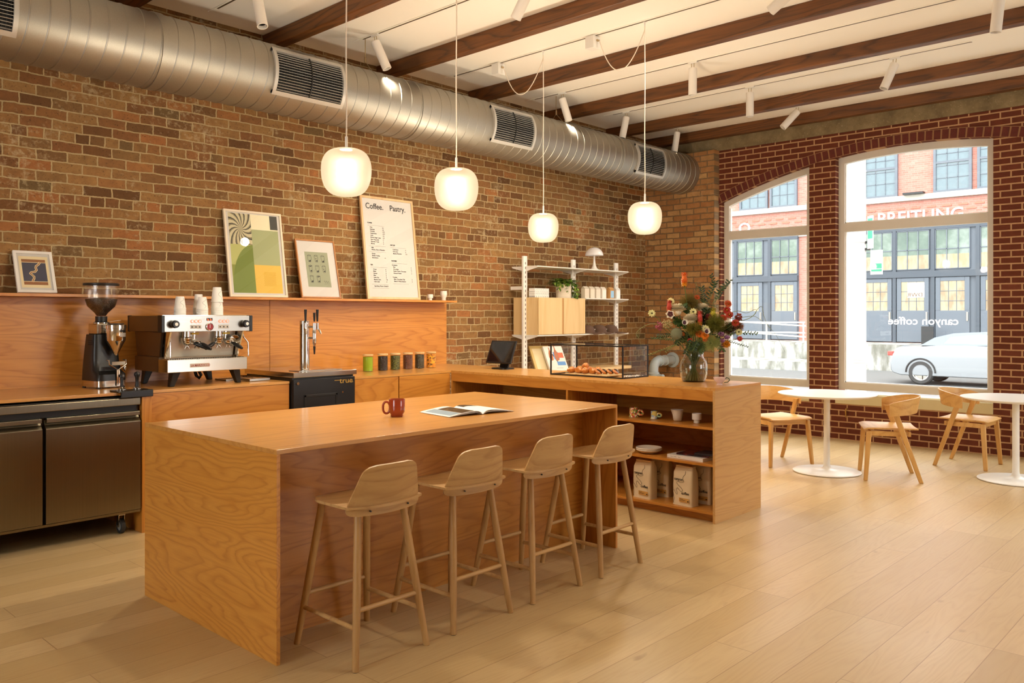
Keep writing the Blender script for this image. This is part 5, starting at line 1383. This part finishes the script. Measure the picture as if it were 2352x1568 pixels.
# books leaning under the shelf, on a display block
def book(x, y, z, rz, tilt, W, H, D, col, label, deco=None, nm='book'):
    t = thing(nm, label, 'book', (x, y, z)); t.rotation_euler = (tilt, 0, rz)
    obj('cover', MB().box(-W/2, W/2, -D/2, -D/2+.003, 0, H).box(-W/2, W/2, D/2-.003, D/2, 0, H).box(-W/2, -W/2+.003, -D/2, D/2, 0, H), flat('cover', col, .5, vary=0), t, smooth=0)
    obj('page_block', MB().box(-W/2+.003, W/2-.003, -D/2+.003, D/2-.003, .003, H-.003), M_['paper'], t, smooth=0)
    if deco:
        mb = MB(); ms = []; ix = {}
        for k, (c_, poly) in enumerate(deco):
            if c_ not in ix: ix[c_] = len(ms); ms.append(flat('cover art', c_, .5, vary=0))
            mb.cm = ix[c_]; mb.add([(px, -D/2-.0004-.0001*k, pz) for px, pz in poly], [tuple(range(len(poly)))])
        obj('cover_art', mb, ms, t, smooth=0)
    return t
def vessel(cx, cz, s):
    L_ = [(0,.10),(.006,.10),(.007,.06),(.022,.02),(.028,-.03),(.020,-.07),(0,-.08)]
    return [(cx+x*s, cz+z*s) for x, z in L_] + [(cx-x*s, cz+z*s) for x, z in L_[::-1][1:-1]]
dk_ = [((186,110,66), vessel(-.055,.215,1.0)), ((30,30,34), stroke([(-.03,.22),(.02,.10)], .012)[0]), ((92,150,214), rect(-.02,.05,.15,.25)), ((186,110,66), vessel(.02,.22,1.1)), ((226,100,54), rect(.045,.11,.17,.24)), ((92,150,214), rect(-.0,.11,.07,.12)), ((196,190,180), rect(-.03,.06,.03,.038))]
book(7.36, 6.13, .851, R(-20), R(-34), .25, .33, .03, (238,232,222), 'large white art book with vases and blue blocks leaning under the shelf, front one', dk_)
book(7.25, 6.24, .851, R(-20), R(-34), .26, .34, .022, (214,184,116), 'tan book leaning behind the white art book under the shelf', [((232,214,170), rect(-.10,.10,.02,.30))])
# grey riser pipe and brass cock on the pier
pp = thing('standpipe', 'pale grey riser pipe with elbow and flange coming out of the brick pier', 'pipe', (0, 0, 0))
gm = flat('grey pipe paint', (176,186,188), .35, vary=.03)
pY, pZ = 6.206, .88
pipe = MB(); pts = [(9.90, pY, pZ)]+[(9.60, pY, pZ)]+[(9.53-.10*math.sin(PI/2*i/8)+.0, pY, pZ-.10*(1-math.cos(PI/2*i/8))) for i in range(1, 9)]+[(9.43, pY, .02)]
pipe.tube(pts, .062, 24); obj('pipe_run', pipe, gm, pp, smooth=60)
obj('flange', MB().lathe([(0,0),(.105,0),(.105,.018),(.07,.022),(.066,.03)], (9.90, pY, pZ), 32, RY(-PI/2)), gm, pp)
cp_ = MB(); 
for x in (9.70, 9.57): cp_.lathe([(.062,-.015),(.074,-.012),(.074,.012),(.062,.015)], (x, pY, pZ), 28, RY(PI/2))
cp_.lathe([(.062,-.015),(.074,-.012),(.074,.012),(.062,.015)], (9.43, pY, .72), 28); cp_.tube([(9.44,pY-.05,.70),(9.44,pY-.13,.68)], [.024,.018], 12); cp_.sph((9.44,pY-.13,.68), .03, 12, 8)
obj('coupling', cp_, gm, pp, smooth=50)
obj('floor_flange', MB().lathe([(0,0),(.09,0),(.09,.02),(.064,.02)], (9.43,pY,0), 28), gm, pp)
hk = thing('wall_hook', 'small brass hook on the red brick below the big window', 'hook', (XW, 3.86, .37))
obj('hook', MB().tube([(0,0,0),(-.03,0,0),(-.045,0,-.02),(-.04,0,-.05),(-.03,.0,-.10)], [.012,.010,.009,.008,.005], 8), flat('brass', (190,150,80), .3, .8), hk)

# ------------------------------------------------------------------ bookcase contents
z1_, z2_, z3_ = .6895, .4245, .0795
def speck(name, cols, sc):
    g = G(name); v = g.coord(); vo = g.N('TexVoronoi'); g.L(v, vo.inputs[0]); vo.inputs['Scale'].default_value = sc
    n = len(cols); g.L(g.ramp(vo.outputs['Color'], [(.1+.8*i/(n-1), c) for i, c in enumerate(cols)], 'CONSTANT'), g.p.inputs['Base Color']); g.p.inputs['Roughness'].default_value = .2; return g.m
def bigmug(x, y, z, r, h, m_, label, hr):
    t = thing('mug', label, 'mug', (x, y, z))
    obj('mug_body', MB().lathe([(0,0),(r*1.12,0),(r*1.14,.004),(r*1.10,.007),(r,.009),(r,h),(r-.004,h),(r-.005,.012),(0,.010)], n=40), m_, t, smooth=40)
    c_ = Vector((.10,-.99,0)).normalized()
    pts = [c_*(r+hr*1.0)+c_*(hr*math.cos(a))+Vector((0,0,h*.50+hr*math.sin(a)*.75)) for a in [2*PI*i/20 for i in range(21)]]
    obj('handle', MB().tube(pts, hr*.42, 12, cap=False), m_, t, smooth=60)
bigmug(5.485, 3.795, z1_, .036, .075, speck('spatter glaze', [(196,70,60),(226,196,120),(120,150,70),(240,214,190),(214,120,90),(232,180,60)], 95), 'chunky mug with red, yellow and green spatter glaze on the upper shelf', .022)
bigmug(5.50, 3.615, z1_, .026, .060, speck('swirl glaze', [(236,230,214),(150,176,140),(232,214,120),(170,190,210),(238,232,220)], 50), 'small mug with pale green and blue swirls on the upper shelf', .017)
t = thing('creamer', 'cream handmade pourer cup with a spout on the upper shelf', 'cup', (5.508, 3.408, z1_))
b = MB().lathe([(0,0),(.026,0),(.032,.006),(.038,.04),(.044,.086),(.041,.086),(.035,.04),(.028,.010),(0,.008)], n=44)
b.v = [(x*(1+.05*math.sin(7*z*30)), y+(.016 if False else 0)+(max(0, y-.030)*1.1 if z > .06 else 0), z) for x, y, z in b.v]
obj('bowl', b, flat('cream glaze', (226,214,196), .3, vary=.04), t, smooth=60)
footcup(5.498, 3.237, z1_, .036, .072, 'small white stepped cup at the right end of the upper shelf')
for k, lb in enumerate(('lower of two stacked cream plates on the middle shelf', 'upper of two stacked cream plates on the middle shelf')):
    t = thing('plate', lb, 'plate', (5.455, 3.635, z2_+.013*k), 0, 'stacked cream plates')
    obj('plate_body', MB().lathe([(0,0),(.055,0),(.062,.004),(.095,.022),(.101,.028),(.100,.034),(.096,.034),(.088,.024),(.055,.009),(0,.008)] , n=56), M_['ceramic'], t, smooth=50)
def flatbook(x, y, z, rz, W, H, D, col, label, cov=None, spine=None):
    t = thing('book', label, 'book', (x, y, z), rz)
    obj('cover', MB().box(-W/2, W/2, -H/2, H/2, 0, .002).box(-W/2, W/2, -H/2, H/2, D-.002, D).box(-W/2, -W/2+.002, -H/2, H/2, .002, D-.002), cov or flat('cover', col, .4, vary=.03), t, smooth=0)
    obj('page_block', MB().box(-W/2+.002, W/2-.003, -H/2+.003, H/2-.003, .002, D-.002), M_['paper'], t, smooth=0)
    if spine:
        Mq = Matrix(((0,0,-1,-W/2-.0003),(-1,0,0,0),(0,1,0,0),(0,0,0,1)))
        obj('spine_lettering', MB().text(spine, .011, T((0, H/2-.03, D*.32)) @ Mq, ext=.0002), flat('grey ink', (120,116,112), .6, vary=0), t, smooth=0)
flatbook(5.50, 3.265, z2_, R(-3), .235, .315, .024, (232,228,224), 'thick white book lying flat at the right of the middle shelf', spine='Farm Coffee   Taste')
g = G('magazine cover'); f1, _ = g.noise(g.coord(), 14, 3, .6); g.L(g.ramp(f1, [(.4,(26,16,20)),(.52,(60,22,34)),(.6,(120,50,40)),(.7,(40,30,44))]), g.p.inputs['Base Color']); g.p.inputs['Roughness'].default_value = .25
flatbook(5.525, 3.235, z2_+.0245, R(2), .20, .27, .012, (30,24,26), 'dark glossy magazine lying on the white book', cov=g.m)
flatbook(5.54, 3.16, z2_+.037, R(4), .17, .15, .010, (50,46,48), 'small dark booklet on top of the glossy magazine')
# coffee bags
cb0 = None
bagm = flat('cream paper bag', (222,204,172), .6, vary=.04)
def bag(x, y, label, rz=0):
    t = thing('coffee_bag', label, 'coffee bag', (x, y, z3_), rz, 'large cream coffee bags')
    hw, hd_b, H = .088, .050, .285
    def sec(z, a, b_, e=6): return [(math.copysign(abs(math.cos(q))**(2/e), math.cos(q))*b_, math.copysign(abs(math.sin(q))**(2/e), math.sin(q))*a, z) for q in [2*PI*k/32 for k in range(32)]]
    m_ = loft([sec(0,hw*1.03,hd_b*1.05), sec(.01,hw,hd_b), sec(.14,hw*1.01,hd_b*1.06), sec(.24,hw,hd_b*.92), sec(.268,hw*.93,hd_b*.62), sec(.285,hw*.88,hd_b*.45)])
    obj('bag_body', m_, bagm, t, smooth=60)
    obj('top_fold', MB().box(-.024,.024,-hw*.86,hw*.86,.284,.292), bagm, t, smooth=0, bevel=.003)
    Mq = Matrix(((0,0,-1,-hd_b-.0045),(-1,0,0,0),(0,1,0,0),(0,0,0,1)))
    tm = MB().text('canyon', .030, T((0,.068,.185)) @ Mq, ext=.0004, bold=.0003, sx=.95).text('coffee', .030, T((0,-.0,.085)) @ Mq, ext=.0004, bold=.0003, sx=.95)
    obj('lettering', tm, M_['ink'], t, smooth=0)
    ctl = [(-.030,.26),(-.030,.235),(-.012,.215),(-.016,.195),(-.022,.18),(.006,.172),(.030,.178),(.044,.165),(.026,.148),(.0,.130),(-.010,.112),(.004,.104),(.022,.118),(.036,.128),(.046,.112),(.038,.092),(.040,.078),(.054,.090),(.066,.108),(.076,.10),(.070,.07),(.066,.04),(.070,.02),(.066,.006)]
    pts = []
    for i in range(len(ctl)-1):
        p0, p1, p2, p3 = [Vector(ctl[max(0,min(len(ctl)-1,j))]) for j in (i-1,i,i+1,i+2)]
        for s in (0,.25,.5,.75): pts.append(.5*((2*p1)+(p2-p0)*s+(2*p0-5*p1+4*p2-p3)*s*s+(3*p1-p0-3*p2+p3)*s**3))
    obj('line_drawing', MB().tube([(-hd_b*(1.07 if p.y < .2 else 1.0)-.0015+(max(0,p.y-.2)*.12), p.x, p.y) for p in pts], .0011, 5), M_['ink'], t)
    lb_ = obj('label', MB().box(-hd_b-.0050,-hd_b-.0035,-.070,.022,.028,.058), flat('tan label', (204,158,84), .6, vary=0), t, smooth=0)
    tl = MB()
    for k, L_ in enumerate((.030, .055, .045)): tl.box(-hd_b-.0054,-hd_b-.005, .016-L_, .016, .050-.007*k, .0525-.007*k)
    tl.box(-hd_b-.0054,-hd_b-.005,-.066,-.054,.034,.042)
    obj('printing', tl, M_['ink'], lb_, smooth=0)
    return t
q0 = bag(5.435, 3.655, 'cream coffee bag with a wandering line, front left on the bottom shelf', R(-6))
dup(q0, (5.430, 3.290, z3_), R(-6), 'cream coffee bag with a wandering line, front right on the bottom shelf')
dup(q0, (5.585, 3.605, z3_), R(4), 'cream coffee bag standing behind the front left bag')
dup(q0, (5.580, 3.235, z3_), R(2), 'cream coffee bag standing behind the front right bag')
# pink teacup beside the vase
t = thing('teacup', 'small pale pink footed teacup with a green loop handle beside the vase', 'teacup', (5.60, 3.105, ZT))
pk = flat('pink glaze', (228,200,192), .2, vary=.05)
obj('bowl', MB().lathe([(0,0),(.022,0),(.024,.004),(.014,.012),(.024,.018),(.038,.034),(.046,.058),(.044,.058),(.035,.034),(.02,.02),(0,.018)], n=40), pk, t, smooth=60)
dv = Vector((.683,-.731,0))
obj('handle', MB().tube([dv*.040+Vector((0,0,.045)), dv*.055+Vector((0,0,.056)), dv*.070+Vector((0,0,.050)), dv*.076+Vector((0,0,.036)), dv*.062+Vector((0,0,.022)), dv*.036+Vector((0,0,.020))], .0035, 10), flat('green glaze', (74,84,50), .25), t, smooth=60)

# ------------------------------------------------------------------ vase and bouquet
VX, VY = 5.76, 3.42
vs_ = thing('vase', 'clear glass vase of water on the worktop, full of stems', 'vase', (VX, VY, ZT))
prv = [(0,0),(.078,0),(.088,.006),(.102,.04),(.107,.09),(.107,.13),(.098,.165),(.082,.185),(.076,.20),(.077,.235),(.082,.245)]
g = G('vase glass'); g.p.inputs['Transmission Weight'].default_value = 1; g.p.inputs['IOR'].default_value = 1.45; g.p.inputs['Roughness'].default_value = 0; vglass = g.m
obj('glass', MB().lathe(prv+[(.079,.245),(.074,.235),(.073,.20),(.079,.187),(.095,.167),(.104,.13),(.104,.09),(.099,.04),(.086,.010),(0,.008)], n=56), vglass, vs_, smooth=60)
obj('water', MB().lathe([(0,.010),(.085,.011),(.098,.04),(.103,.09),(.103,.13),(.094,.166),(.080,.183),(0,.183)], n=48), glassy('water', (.93,.95,.86,1), 1.33), vs_, smooth=60)
RV = Vector((.683,-.731,0)); FV = Vector((.731,.683,0))
def at(u, v, dep=0):   # metres right of / above / behind the vase axis
    return Vector((0,0,0)) + RV*u + FV*dep + Vector((0,0,v))
kz = .003436
def zp(a, b, dep=0):   # photo detail coordinates -> bouquet metres
    u = (a/4.3545+1420-1594)*kz; z = 1.5-(b/4.3545+560-723.1)*kz-ZT
    return at(u, z, dep)
green = flat('stem green', (92,116,46), .6, vary=.1)
lgreen = flat('leaf green', (62,92,36), .5, vary=.15); dgreen = flat('dark leaf green', (44,66,30), .5, vary=.15)
random.seed(21)
def stem_to(mb, p, r=.0022):
    b_ = Vector((random.uniform(-.06,.06), random.uniform(-.06,.06), .014)); n_ = Vector((p.x*.13, p.y*.13, .225))
    n_ += Vector((random.uniform(-.04,.04), random.uniform(-.04,.04), 0)); 
    if (n_.x**2+n_.y**2)**.5 > .064: k = .064/(n_.x**2+n_.y**2)**.5; n_.x *= k; n_.y *= k
    b_ = Vector((-n_.x*.9+random.uniform(-.03,.03), -n_.y*.9+random.uniform(-.03,.03), .014))
    pts = []
    for i in range(10):
        s = i/9; pts.append(b_.lerp(n_, s) if False else (b_*(1-s)**2 + n_*2*s*(1-s)*1.0 + p*s*s))
    # piecewise so the stem passes the neck
    pts = [b_.lerp(n_, s/4) for s in range(5)] + [n_.lerp(p, s/6)+Vector((0,0,.02*math.sin(PI*s/6))) for s in range(1,7)]
    mb.tube(pts, r, 6)
    return (p-n_).normalized()
def flower(kind, p, label, cat='flower', **k):
    t = thing(kind, label, cat, (VX, VY, ZT), 0, 'flowers in the glass vase')
    sm = MB(); d = stem_to(sm, p, k.get('sr', .0022)); obj('stem', sm, green, t, smooth=60)
    return t, d
def petals(t, p, d, n, L, wd, mat, tilt=.5, rows=1, name='petals', curl=.2):
    d = Vector(d).normalized(); M = T(p) @ align(d); mb = MB()
    for r in range(rows):
        for i in range(n):
            a = 2*PI*(i+.5*r)/n + random.uniform(-.1,.1); tl = tilt*(1-.35*r)
            dir_ = Vector((math.cos(a)*math.sin(tl*PI/2+.0), math.sin(a)*math.sin(tl*PI/2), math.cos(tl*PI/2)))
            m2 = MB(); leaf(m2, (math.cos(a)*.003, math.sin(a)*.003, 0), dir_, (0,0,1) if tl > .3 else (math.cos(a),math.sin(a),0), L*(1-.15*r), wd, curl); mb.add([M @ Vector(q) for q in m2.v], m2.f)
    obj(name, mb, mat, t, smooth=70)
cream = flat('cream petal', (250,238,208), .6, vary=.05); cream2 = flat('pale yellow petal', (232,226,160), .6, vary=.04)
toc = Vector((-.73,-.683,.25))
# poker flowers
def poker(p, L, r, c1, c2, label):
    t, d = flower('poker_flower', p+Vector((0,0,-L/2)), label, sr=.0035)
    mb = MB(); ms = [flat('poker bract', c1, .5, vary=.06), flat('poker tip', c2, .5, vary=.06)]
    for k in range(110):
        s = (k+.5)/110; a = k*2.4; rr = r*(.35+.75*math.sin(PI*min(1,(1-s)*.75+.12))); z = -L/2+L*s
        q = p+Vector((rr*.4*math.cos(a), rr*.4*math.sin(a), z)); mb.cm = 1 if s < .3 else 0
        leaf(mb, q, (math.cos(a)*.8, math.sin(a)*.8, -.9 if s < .7 else .3), (0,0,1), r*.95, r*.42, 0, 3)
    obj('flower_spike', mb, ms, t, smooth=60); obj('core', MB().sph(p, (r*.8,r*.8,L*.5), 14, 10), ms[0], t, smooth=60)
poker(zp(665,350), .092, .026, (226,112,24), (240,160,30), 'tall orange poker flower rising above the bouquet')
poker(zp(510,622,-.02), .085, .022, (206,72,50), (222,120,60), 'coral red poker flower at the left of the bouquet')
poker(zp(792,738,-.10), .10, .022, (208,70,52), (226,150,60), 'coral red poker flower in the middle of the bouquet')
poker(zp(942,700,-.04), .085, .026, (190,176,40), (170,160,40), 'yellow green spike flower right of the centre')
# pale scabiosas
for a, b, dp, lb in ((530,575,.0,'at the upper left'),(340,695,.0,'sticking out at the far left'),(740,680,-.05,'near the top centre'),(1195,880,-.04,'at the lower right'),(838,845,-.13,'in the front middle')):
    p = zp(a,b,dp); t, d = flower('scabious', p, 'pale yellow scabious with dark centre, %s of the bouquet' % lb)
    petals(t, p, toc, 10, .029, .018, cream2, .85, 2); obj('centre', MB().sph(p+toc.normalized()*.006, (.008,.008,.006), 12, 8), flat('dark centre', (70,70,30), .7), t)
# peonies
for a, b, dp, s, lb in ((598,680,.0,.054,'upper left of centre'),(715,772,-.07,.050,'left of centre, lower one'),(850,665,.03,.048,'behind the coral poker flower')):
    p = zp(a,b,dp); t, d = flower('peony', p, 'big cream peony bloom, %s' % lb, sr=.003)
    mb = MB()
    for k in range(80):
        s_ = k/80; a_ = k*2.4; e = s_*1.45; q = p+Vector((math.cos(a_)*math.sin(e), math.sin(a_)*math.sin(e), math.cos(e)*.9))*s*.42
        leaf(mb, q, (math.cos(a_)*math.sin(e)*.75, math.sin(a_)*math.sin(e)*.75, .75), (math.cos(a_), math.sin(a_), .3), s*.9, s*.95, -.5)
    obj('petals', mb, cream, t, smooth=70); obj('core', MB().sph(p, s*.55, 14, 9), cream, t, smooth=70)
# callas / anemones
for a, b, dp, lb in ((632,790,-.12,'left of centre'),(838,875,-.16,'in the front middle')):
    p = zp(a,b,dp); t, d = flower('calla_lily', p, 'white calla bloom with purple throat, %s' % lb, sr=.003)
    petals(t, p, toc, 5, .040, .034, M_['offwhite'], .55, 1, curl=-.3); obj('throat', MB().sph(p+toc.normalized()*.010, (.012,.012,.018), 14, 8), flat('purple throat', (76,24,52), .5), t)
p = zp(510,705,-.05); t, d = flower('pansy', p, 'dark maroon and cream flower at the left of the bouquet')
petals(t, p, toc, 6, .034, .03, cream, .85, 1); petals(t, p+toc.normalized()*.004, toc, 5, .024, .024, flat('maroon petal', (78,18,24), .6), .85, 1, name='inner_petals')
# strawflowers and zinnias
ZN = [(1100,600,.0,(214,96,50),'orange red, highest at the right'),(1090,665,.0,(196,44,36),'red, below the highest one at the right'),(1098,712,-.06,(190,60,32),'rusty red with gold centre, right side'),(1035,740,-.06,(204,60,34),'bright red, left of its rusty neighbour'),(1155,790,-.06,(190,66,38),'brick red, lower right'),
      (1060,1000,-.08,(232,150,20),'marigold orange, at the bottom right'),(828,912,-.15,(232,130,20),'orange, in the front middle'),(775,895,-.13,(226,110,28),'deep orange, front left of middle'),(792,535,.0,(206,80,30),'small orange, near the top'),(1207,947,-.04,(206,70,66),'small pink red, far lower right'),
      (690,965,-.12,(190,44,34),'small red, low in the leaves'),(620,900,-.1,(210,110,40),'small orange behind the grey thistle'),(890,735,-.06,(120,30,30),'dark crimson, centre right'),(830,950,-.14,(220,110,40),'small amber, low centre'),(912,945,-.10,(200,140,60),'buff yellow, centre right')]
for a, b, dp, c_, lb in ZN:
    p = zp(a,b,dp); t, d = flower('strawflower', p, 'strawflower, %s' % lb); pm = flat('straw petal', c_, .55, vary=.08); s = .031 if 'small' not in lb else .021
    dd_ = Vector(toc) + Vector((random.uniform(-.4,.4), random.uniform(-.4,.4), random.uniform(0,.6)))
    petals(t, p, dd_, 14, s, s*.5, pm, .8, 3); obj('centre', MB().sph(p+dd_.normalized()*.005, (s*.36,)*3, 12, 8), flat('gold centre', (214,150,50), .7), t)
# grey thistle globe
p = zp(556,895,-.12); t, d = flower('globe_thistle', p, 'round grey green thistle head, lower left of the bouquet', sr=.003)
mb = MB().sph(p, .043, 24, 16)
for k in range(260):
    z = 1-2*(k+.5)/260; r = math.sqrt(1-z*z); a = k*2.39996; n_ = Vector((r*math.cos(a), r*math.sin(a), z)); mb.tube([p+n_*.042, p+n_*.049], [.0016,.0006], 4)
obj('flower_head', mb, flat('thistle', (132,136,104), .8, vary=.15), t, smooth=60)
# lilac clusters, pink yarrow, astilbe
def cluster(kind, p, r, n, col, label, sq=.7, br=.006):
    t, d = flower(kind, p, label); mb = MB()
    for k in range(n):
        v_ = Vector((random.gauss(0,1), random.gauss(0,1), random.gauss(0,1))).normalized()*r*random.uniform(.55,1); v_.z *= sq
        mb.sph(p+v_, br*random.uniform(.7,1.2), 6, 4)
    obj('florets', mb, flat('floret', col, .7, vary=.15), t, smooth=60)
cluster('ageratum', zp(1000,895,-.1), .022, 60, (158,104,140), 'lilac cluster flower, upper of three at lower right')
cluster('ageratum', zp(1062,930,-.1), .020, 60, (150,98,150), 'lilac cluster flower, right of three at lower right')
cluster('ageratum', zp(1003,962,-.12), .019, 60, (150,90,130), 'lilac cluster flower, bottom of three at lower right')
cluster('yarrow', zp(410,820,-.02), .032, 80, (170,80,96), 'dusty pink yarrow sprig at the left edge', 1.2, .005)
cluster('amaranth', zp(1208,735,-.0), .026, 110, (150,70,66), 'dusky pink plume at the right of the red flowers', 1.3)
cluster('sedum', zp(480,800,-.05), .045, 90, (196,180,120), 'pale beige seed sprig at the left', .8, .004)
# smoke bush puffs: fine hairs
def puff(p, r, col, label, n=420):
    t, d = flower('smoke_bush', p, label, 'foliage'); mb = MB()
    for k in range(n):
        v_ = Vector((random.gauss(0,1), random.gauss(0,1), random.gauss(0,1))).normalized()
        L_ = r*random.uniform(.6,1.05); q = p+v_*L_; e = v_.cross(Vector((random.random(),random.random(),random.random()))).normalized()
        mb.tube([p+v_*L_*.15, p+v_*L_*.6+e*r*.08, q+e*r*.18], [.0011,.0008,.0005], 3, cap=False)
        for j in range(2): e2 = Vector((random.gauss(0,1),random.gauss(0,1),random.gauss(0,1))).normalized(); mb.tube([q, q+e2*r*.18], [.0006,.0004], 3, cap=False)
    obj('plume', mb, flat('plume', col, .9, vary=.15), t, smooth=60)
puff(zp(725,590,.03), .085, (120,100,30), 'olive brown feathery plume behind the tall orange flower', 700)
puff(zp(720,845,-.13), .062, (118,110,20), 'mossy yellow green plume in the front left of the bouquet')
puff(zp(945,800,-.10), .080, (110,108,20), 'mossy green plume right of centre', 700)
puff(zp(1200,825,-.02), .046, (150,100,66), 'pinkish brown plume at the right')
puff(zp(900,990,-.13), .070, (168,176,100), 'pale green plume hanging over the vase rim', 500)
puff(zp(1120,850,.0), .060, (116,84,48), 'dark tan plume behind the red flowers', 500)
# leafy branches
def branch(p, q, n, L_, label, mat=None, w_=.4, droop=0, kind='leafy_branch', sr=.0018):
    t = thing(kind, label, 'foliage', (VX, VY, ZT), 0, 'foliage in the glass vase')
    sm = MB(); stem_to(sm, p, .002); pts = [p.lerp(q, i/8)+Vector((0,0,droop*math.sin(PI*i/8))) for i in range(9)]; sm.tube(pts, sr, 5); obj('stem', sm, green, t, smooth=60)
    mb = MB(); d = (q-p).normalized()
    for i in range(n):
        s = (i+.5)/n; c_ = pts[int(s*8)].lerp(pts[min(8,int(s*8)+1)], (s*8) % 1); sd = 1 if i % 2 else -1
        dir_ = d*.7 + RV*random.uniform(-.3,.3) + Vector((0,0,sd*.8)) + FV*random.uniform(-.5,.5)
        if abs(d.z) > .6: dir_ = d*.6 + RV*sd*.9 + FV*random.uniform(-.4,.4)
        leaf(mb, c_, dir_, (FV*-1+Vector((random.uniform(-.5,.5),)*3)), L_*random.uniform(.7,1.1), L_*w_, .15)
    obj('leaves', mb, mat or lgreen, t, smooth=60)
branch(zp(880,600,.04), zp(1000,370,.06), 16, .036, 'green leafy branch rising at the upper right', dgreen)
branch(zp(990,420,.06), zp(950,300,.06), 10, .026, 'small upright leafy tip, highest green at the right', dgreen)
branch(zp(1000,500,.05), zp(1145,360,.05), 14, .034, 'green branch reaching to the right in front of the window', dgreen)
branch(zp(870,590,.03), zp(850,430,.04), 14, .034, 'leafy branch left of the upper right branches', dgreen)
branch(zp(1000,560,.05), zp(1090,420,.05), 12, .034, 'short leafy spray above the red flowers', dgreen)
branch(zp(1100,900,-.05), zp(1390,900,-.02), 18, .026, 'leafy sprig reaching right below the red flowers', lgreen, droop=.01)
branch(zp(1060,960,-.05), zp(1300,1030,-.02), 20, .015, 'fine berried sprig drooping to the lower right', dgreen)
branch(zp(650,900,-.1), zp(390,920,-.02), 26, .028, 'ferny sprig reaching left', dgreen)
branch(zp(660,960,-.12), zp(330,940,-.02), 30, .020, 'low ferny sprig reaching far left', lgreen)
branch(zp(620,980,-.1), zp(300,1110,-.03), 26, .016, 'thin pale sprig drooping left towards the glass case', flat('pale leaf', (140,144,70), .6), .35)
branch(zp(600,960,-.1), zp(460,1080,-.05), 16, .016, 'short pale sprig drooping left', flat('pale leaf', (150,150,80), .6), .35)
branch(zp(700,950,-.14), zp(640,1090,-.14), 14, .036, 'dark leaf cluster over the vase shoulder, left', dgreen)
branch(zp(760,960,-.15), zp(700,1060,-.17), 14, .036, 'dark leaf cluster over the vase shoulder, front', dgreen)
branch(zp(820,980,-.13), zp(790,1080,-.14), 12, .032, 'green leaf cluster above the vase rim', lgreen)
branch(zp(940,960,-.1), zp(1010,1060,-.12), 10, .034, 'green leaf pair hanging right of the vase rim', lgreen)
for i_, (a_, b_, c_, d_) in enumerate(((700,820,560,760),(780,860,640,960),(860,860,760,700),(960,880,860,760),(1000,900,1110,820),(900,900,1000,980),(720,700,640,620),(830,760,900,650))):
    branch(zp(a_,b_,.02), zp(c_,d_,-.03), 18, .045, 'dense green leaf spray inside the bouquet, %s' % ('far left','low left','centre left','centre','right','low right','upper left','upper centre')[i_], dgreen if i_ % 2 else lgreen, .5)
branch(zp(640,860,-.08), zp(560,1000,-.1), 14, .036, 'deep green sprig under the grey thistle', dgreen)
for i, (a, b, c_, d_) in enumerate(((800,500,790,380),(850,560,930,600),(960,600,1010,520),(880,580,1000,640))):
    t = thing('berry_spray', 'airy spray of tiny dark berries, %s' % ('left of the upper branch','above the yellow green spike','right, against the window','lowest, above the red flowers')[i], 'foliage', (VX, VY, ZT), 0, 'foliage in the glass vase')
    p, q = zp(a,b,.03), zp(c_,d_,.03); sm = MB(); stem_to(sm, p, .0015); sm.tube([p, q], .001, 4); be = MB()
    for k in range(34):
        s = random.random(); r0 = p.lerp(q, s); e = r0+Vector((random.gauss(0,.014), random.gauss(0,.014), random.gauss(0,.014))); sm.tube([r0, e], .0005, 3); be.sph(e, .0026, 6, 4)
    obj('stem', sm, green, t, smooth=60); obj('berries', be, flat('berry', (70,40,30), .5), t, smooth=60)
# curling tendrils
def tend(pts, label):
    t = thing('curly_stem', label, 'foliage', (VX, VY, ZT), 0, 'foliage in the glass vase'); P3 = [zp(*p) for p in pts]; out = []
    for i in range(len(P3)-1):
        p0, p1, p2, p3 = [P3[max(0,min(len(P3)-1,j))] for j in (i-1,i,i+1,i+2)]
        for k in range(6): s = k/6; out.append(.5*((2*p1)+(p2-p0)*s+(2*p0-5*p1+4*p2-p3)*s*s+(3*p1-p0-3*p2+p3)*s**3))
    sm = MB().tube(out+[P3[-1]], [.0026*(1-.7*i/len(out)) for i in range(len(out)+1)], 7); stem_to(sm, P3[0], .0025); obj('stem', sm, flat('tendril green', (126,134,74), .5), t, smooth=60)
tend([(900,760),(1000,710),(1120,690),(1200,670),(1290,690),(1370,655),(1385,680),(1340,730),(1250,770)], 'curled green stem looping in front of the arched window')
tend([(1000,800),(1250,765),(1350,720),(1400,650),(1440,628),(1462,720),(1500,815),(1560,880),(1610,960),(1670,1078)], 'long curly stem reaching farthest right and hanging down')
tend([(1000,760),(1200,740),(1345,722),(1400,740),(1480,800),(1530,840)], 'short curly stem crossing the longer one')
tend([(560,880),(440,820),(340,800),(250,830),(185,890),(210,935),(215,870),(200,920),(225,1000),(250,1075)], 'curly stem looping out at the far left above the pastry case')
